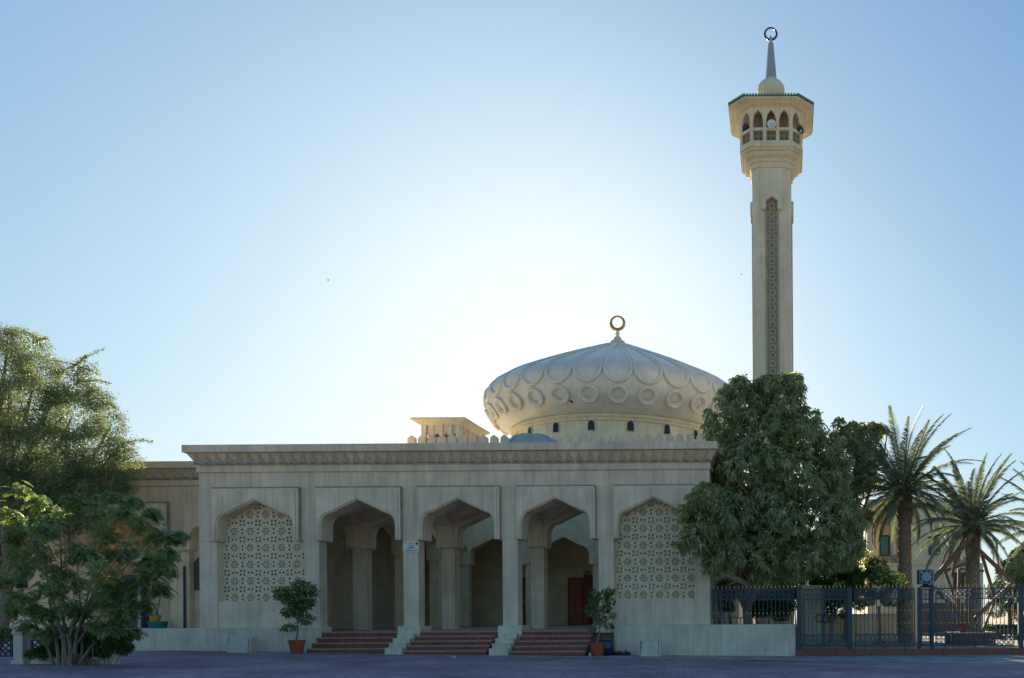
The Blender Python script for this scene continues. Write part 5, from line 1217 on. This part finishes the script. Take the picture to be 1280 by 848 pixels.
def lattice(a, b, lab):
    a, b = Vector((a[0], a[1], 0)), Vector((b[0], b[1], 0)); t = (b-a).normalized(); a = a+t*.25; b = b-t*.25; Lk = (b-a).length
    r_ = thing('lattice_panel', ((a.x+b.x)/2, (a.y+b.y)/2, .24), lab, 'lattice panel', 'blue lattice panels of the boundary')
    M = T((a.x, a.y, 0)) @ RZ(math.atan2(t.y, t.x)); z0, z1 = .42, 1.08; f_ = MB()
    f_.box(0, Lk, -.025, .025, z0, z0+.05, M); f_.box(0, Lk, -.025, .025, z1-.05, z1, M); f_.box(0, .05, -.026, .026, z0+.05, z1-.05, M); f_.box(Lk-.05, Lk, -.026, .026, z0+.05, z1-.05, M)
    f_.build('frame', DKBL, r_)
    h = z1-z0-.1; s_ = .17; k = -int(h/s_)-1
    while k*s_ < Lk:
        for sg, yy in ((1, -.012), (-1, .012)):
            u0 = k*s_ if sg > 0 else k*s_+h; za, zb2 = z0+.05, z1-.05; ua, ub = u0, u0+sg*h
            lo, hi = (ua, ub) if sg > 0 else (ub, ua)
            if hi > .06 and lo < Lk-.06:
                c0, c1 = max(lo, .05), min(hi, Lk-.05)
                f0, f1 = (c0-lo)/h, (c1-lo)/h
                zz0, zz1 = (za+f0*h, za+f1*h) if sg > 0 else (zb2-f0*h, zb2-f1*h)
                p0 = M @ Vector((c0, yy, zz0)); p1 = M @ Vector((c1, yy, zz1))
                if (p1-p0).length > .03: MB().beam(p0, p1, .034, .022).build('slat', DKBL, r_)
        k += 1
lattice(P1, P2, 'dark blue diamond lattice panel behind the feathery shrub'); lattice(P0, P1, 'dark blue diamond lattice panel left of the white pier, at the left edge')
# low base under the lattice
lw_ = MB(); a, b = Vector((P1[0], P1[1], 0)), Vector((P2[0], P2[1], 0)); t = (b-a).normalized()
M = T((P1[0], P1[1], 0)) @ RZ(math.atan2(t.y, t.x)); kb = MB().box(.3, (b-a).length-.3, -.1, .1, .1, .33, M).build('boundary_plinth', PODM); tag(kb, 'low cream plinth under the longer lattice panel', 'low wall')

# ------------------------------------------------------------------ birds
def bird(px, py, Y, span, lab, roll=.2, yaw=.6):
    X, Z = pt(px, py, Y); s_ = span
    o = MB(); M = T((X, Y, Z)) @ RZ(yaw) @ Matrix.Rotation(roll, 4, 'Y')
    o.lathe([(.001, -.28*s_), (.04*s_, -.22*s_), (.07*s_, -.05*s_), (.06*s_, .08*s_), (.035*s_, .17*s_), (.04*s_, .22*s_), (.025*s_, .27*s_), (.001, .33*s_)], 8, M=M @ Matrix.Rotation(R(90), 4, 'Y'))
    for sg in (-1, 1): o.add([(.12*s_, 0, .02*s_), (-.08*s_, 0, .02*s_), (-.02*s_, sg*.28*s_, .14*s_), (.12*s_, sg*.25*s_, .14*s_), (-.10*s_, sg*.52*s_, .08*s_)], [(0, 1, 2, 3), (3, 2, 4)], M)
    o.add([(-.2*s_, -.02*s_, 0), (-.2*s_, .02*s_, 0), (-.42*s_, .08*s_, 0), (-.42*s_, -.08*s_, 0)], [(0, 1, 2, 3)], M)
    tag(o.build('bird', BLACK, loc=(X, Y, Z)), lab, 'bird')
bird(714, 502.5, 23, .6, 'small dark bird flying in front of the dome medallions', .5, .3)
bird(410, 350.5, 60, .45, 'tiny dark bird high in the sky left of the sun glow')
bird(927, 343.5, 60, .35, 'tiny dark bird in the sky just left of the minaret shaft', .1, 1.0)
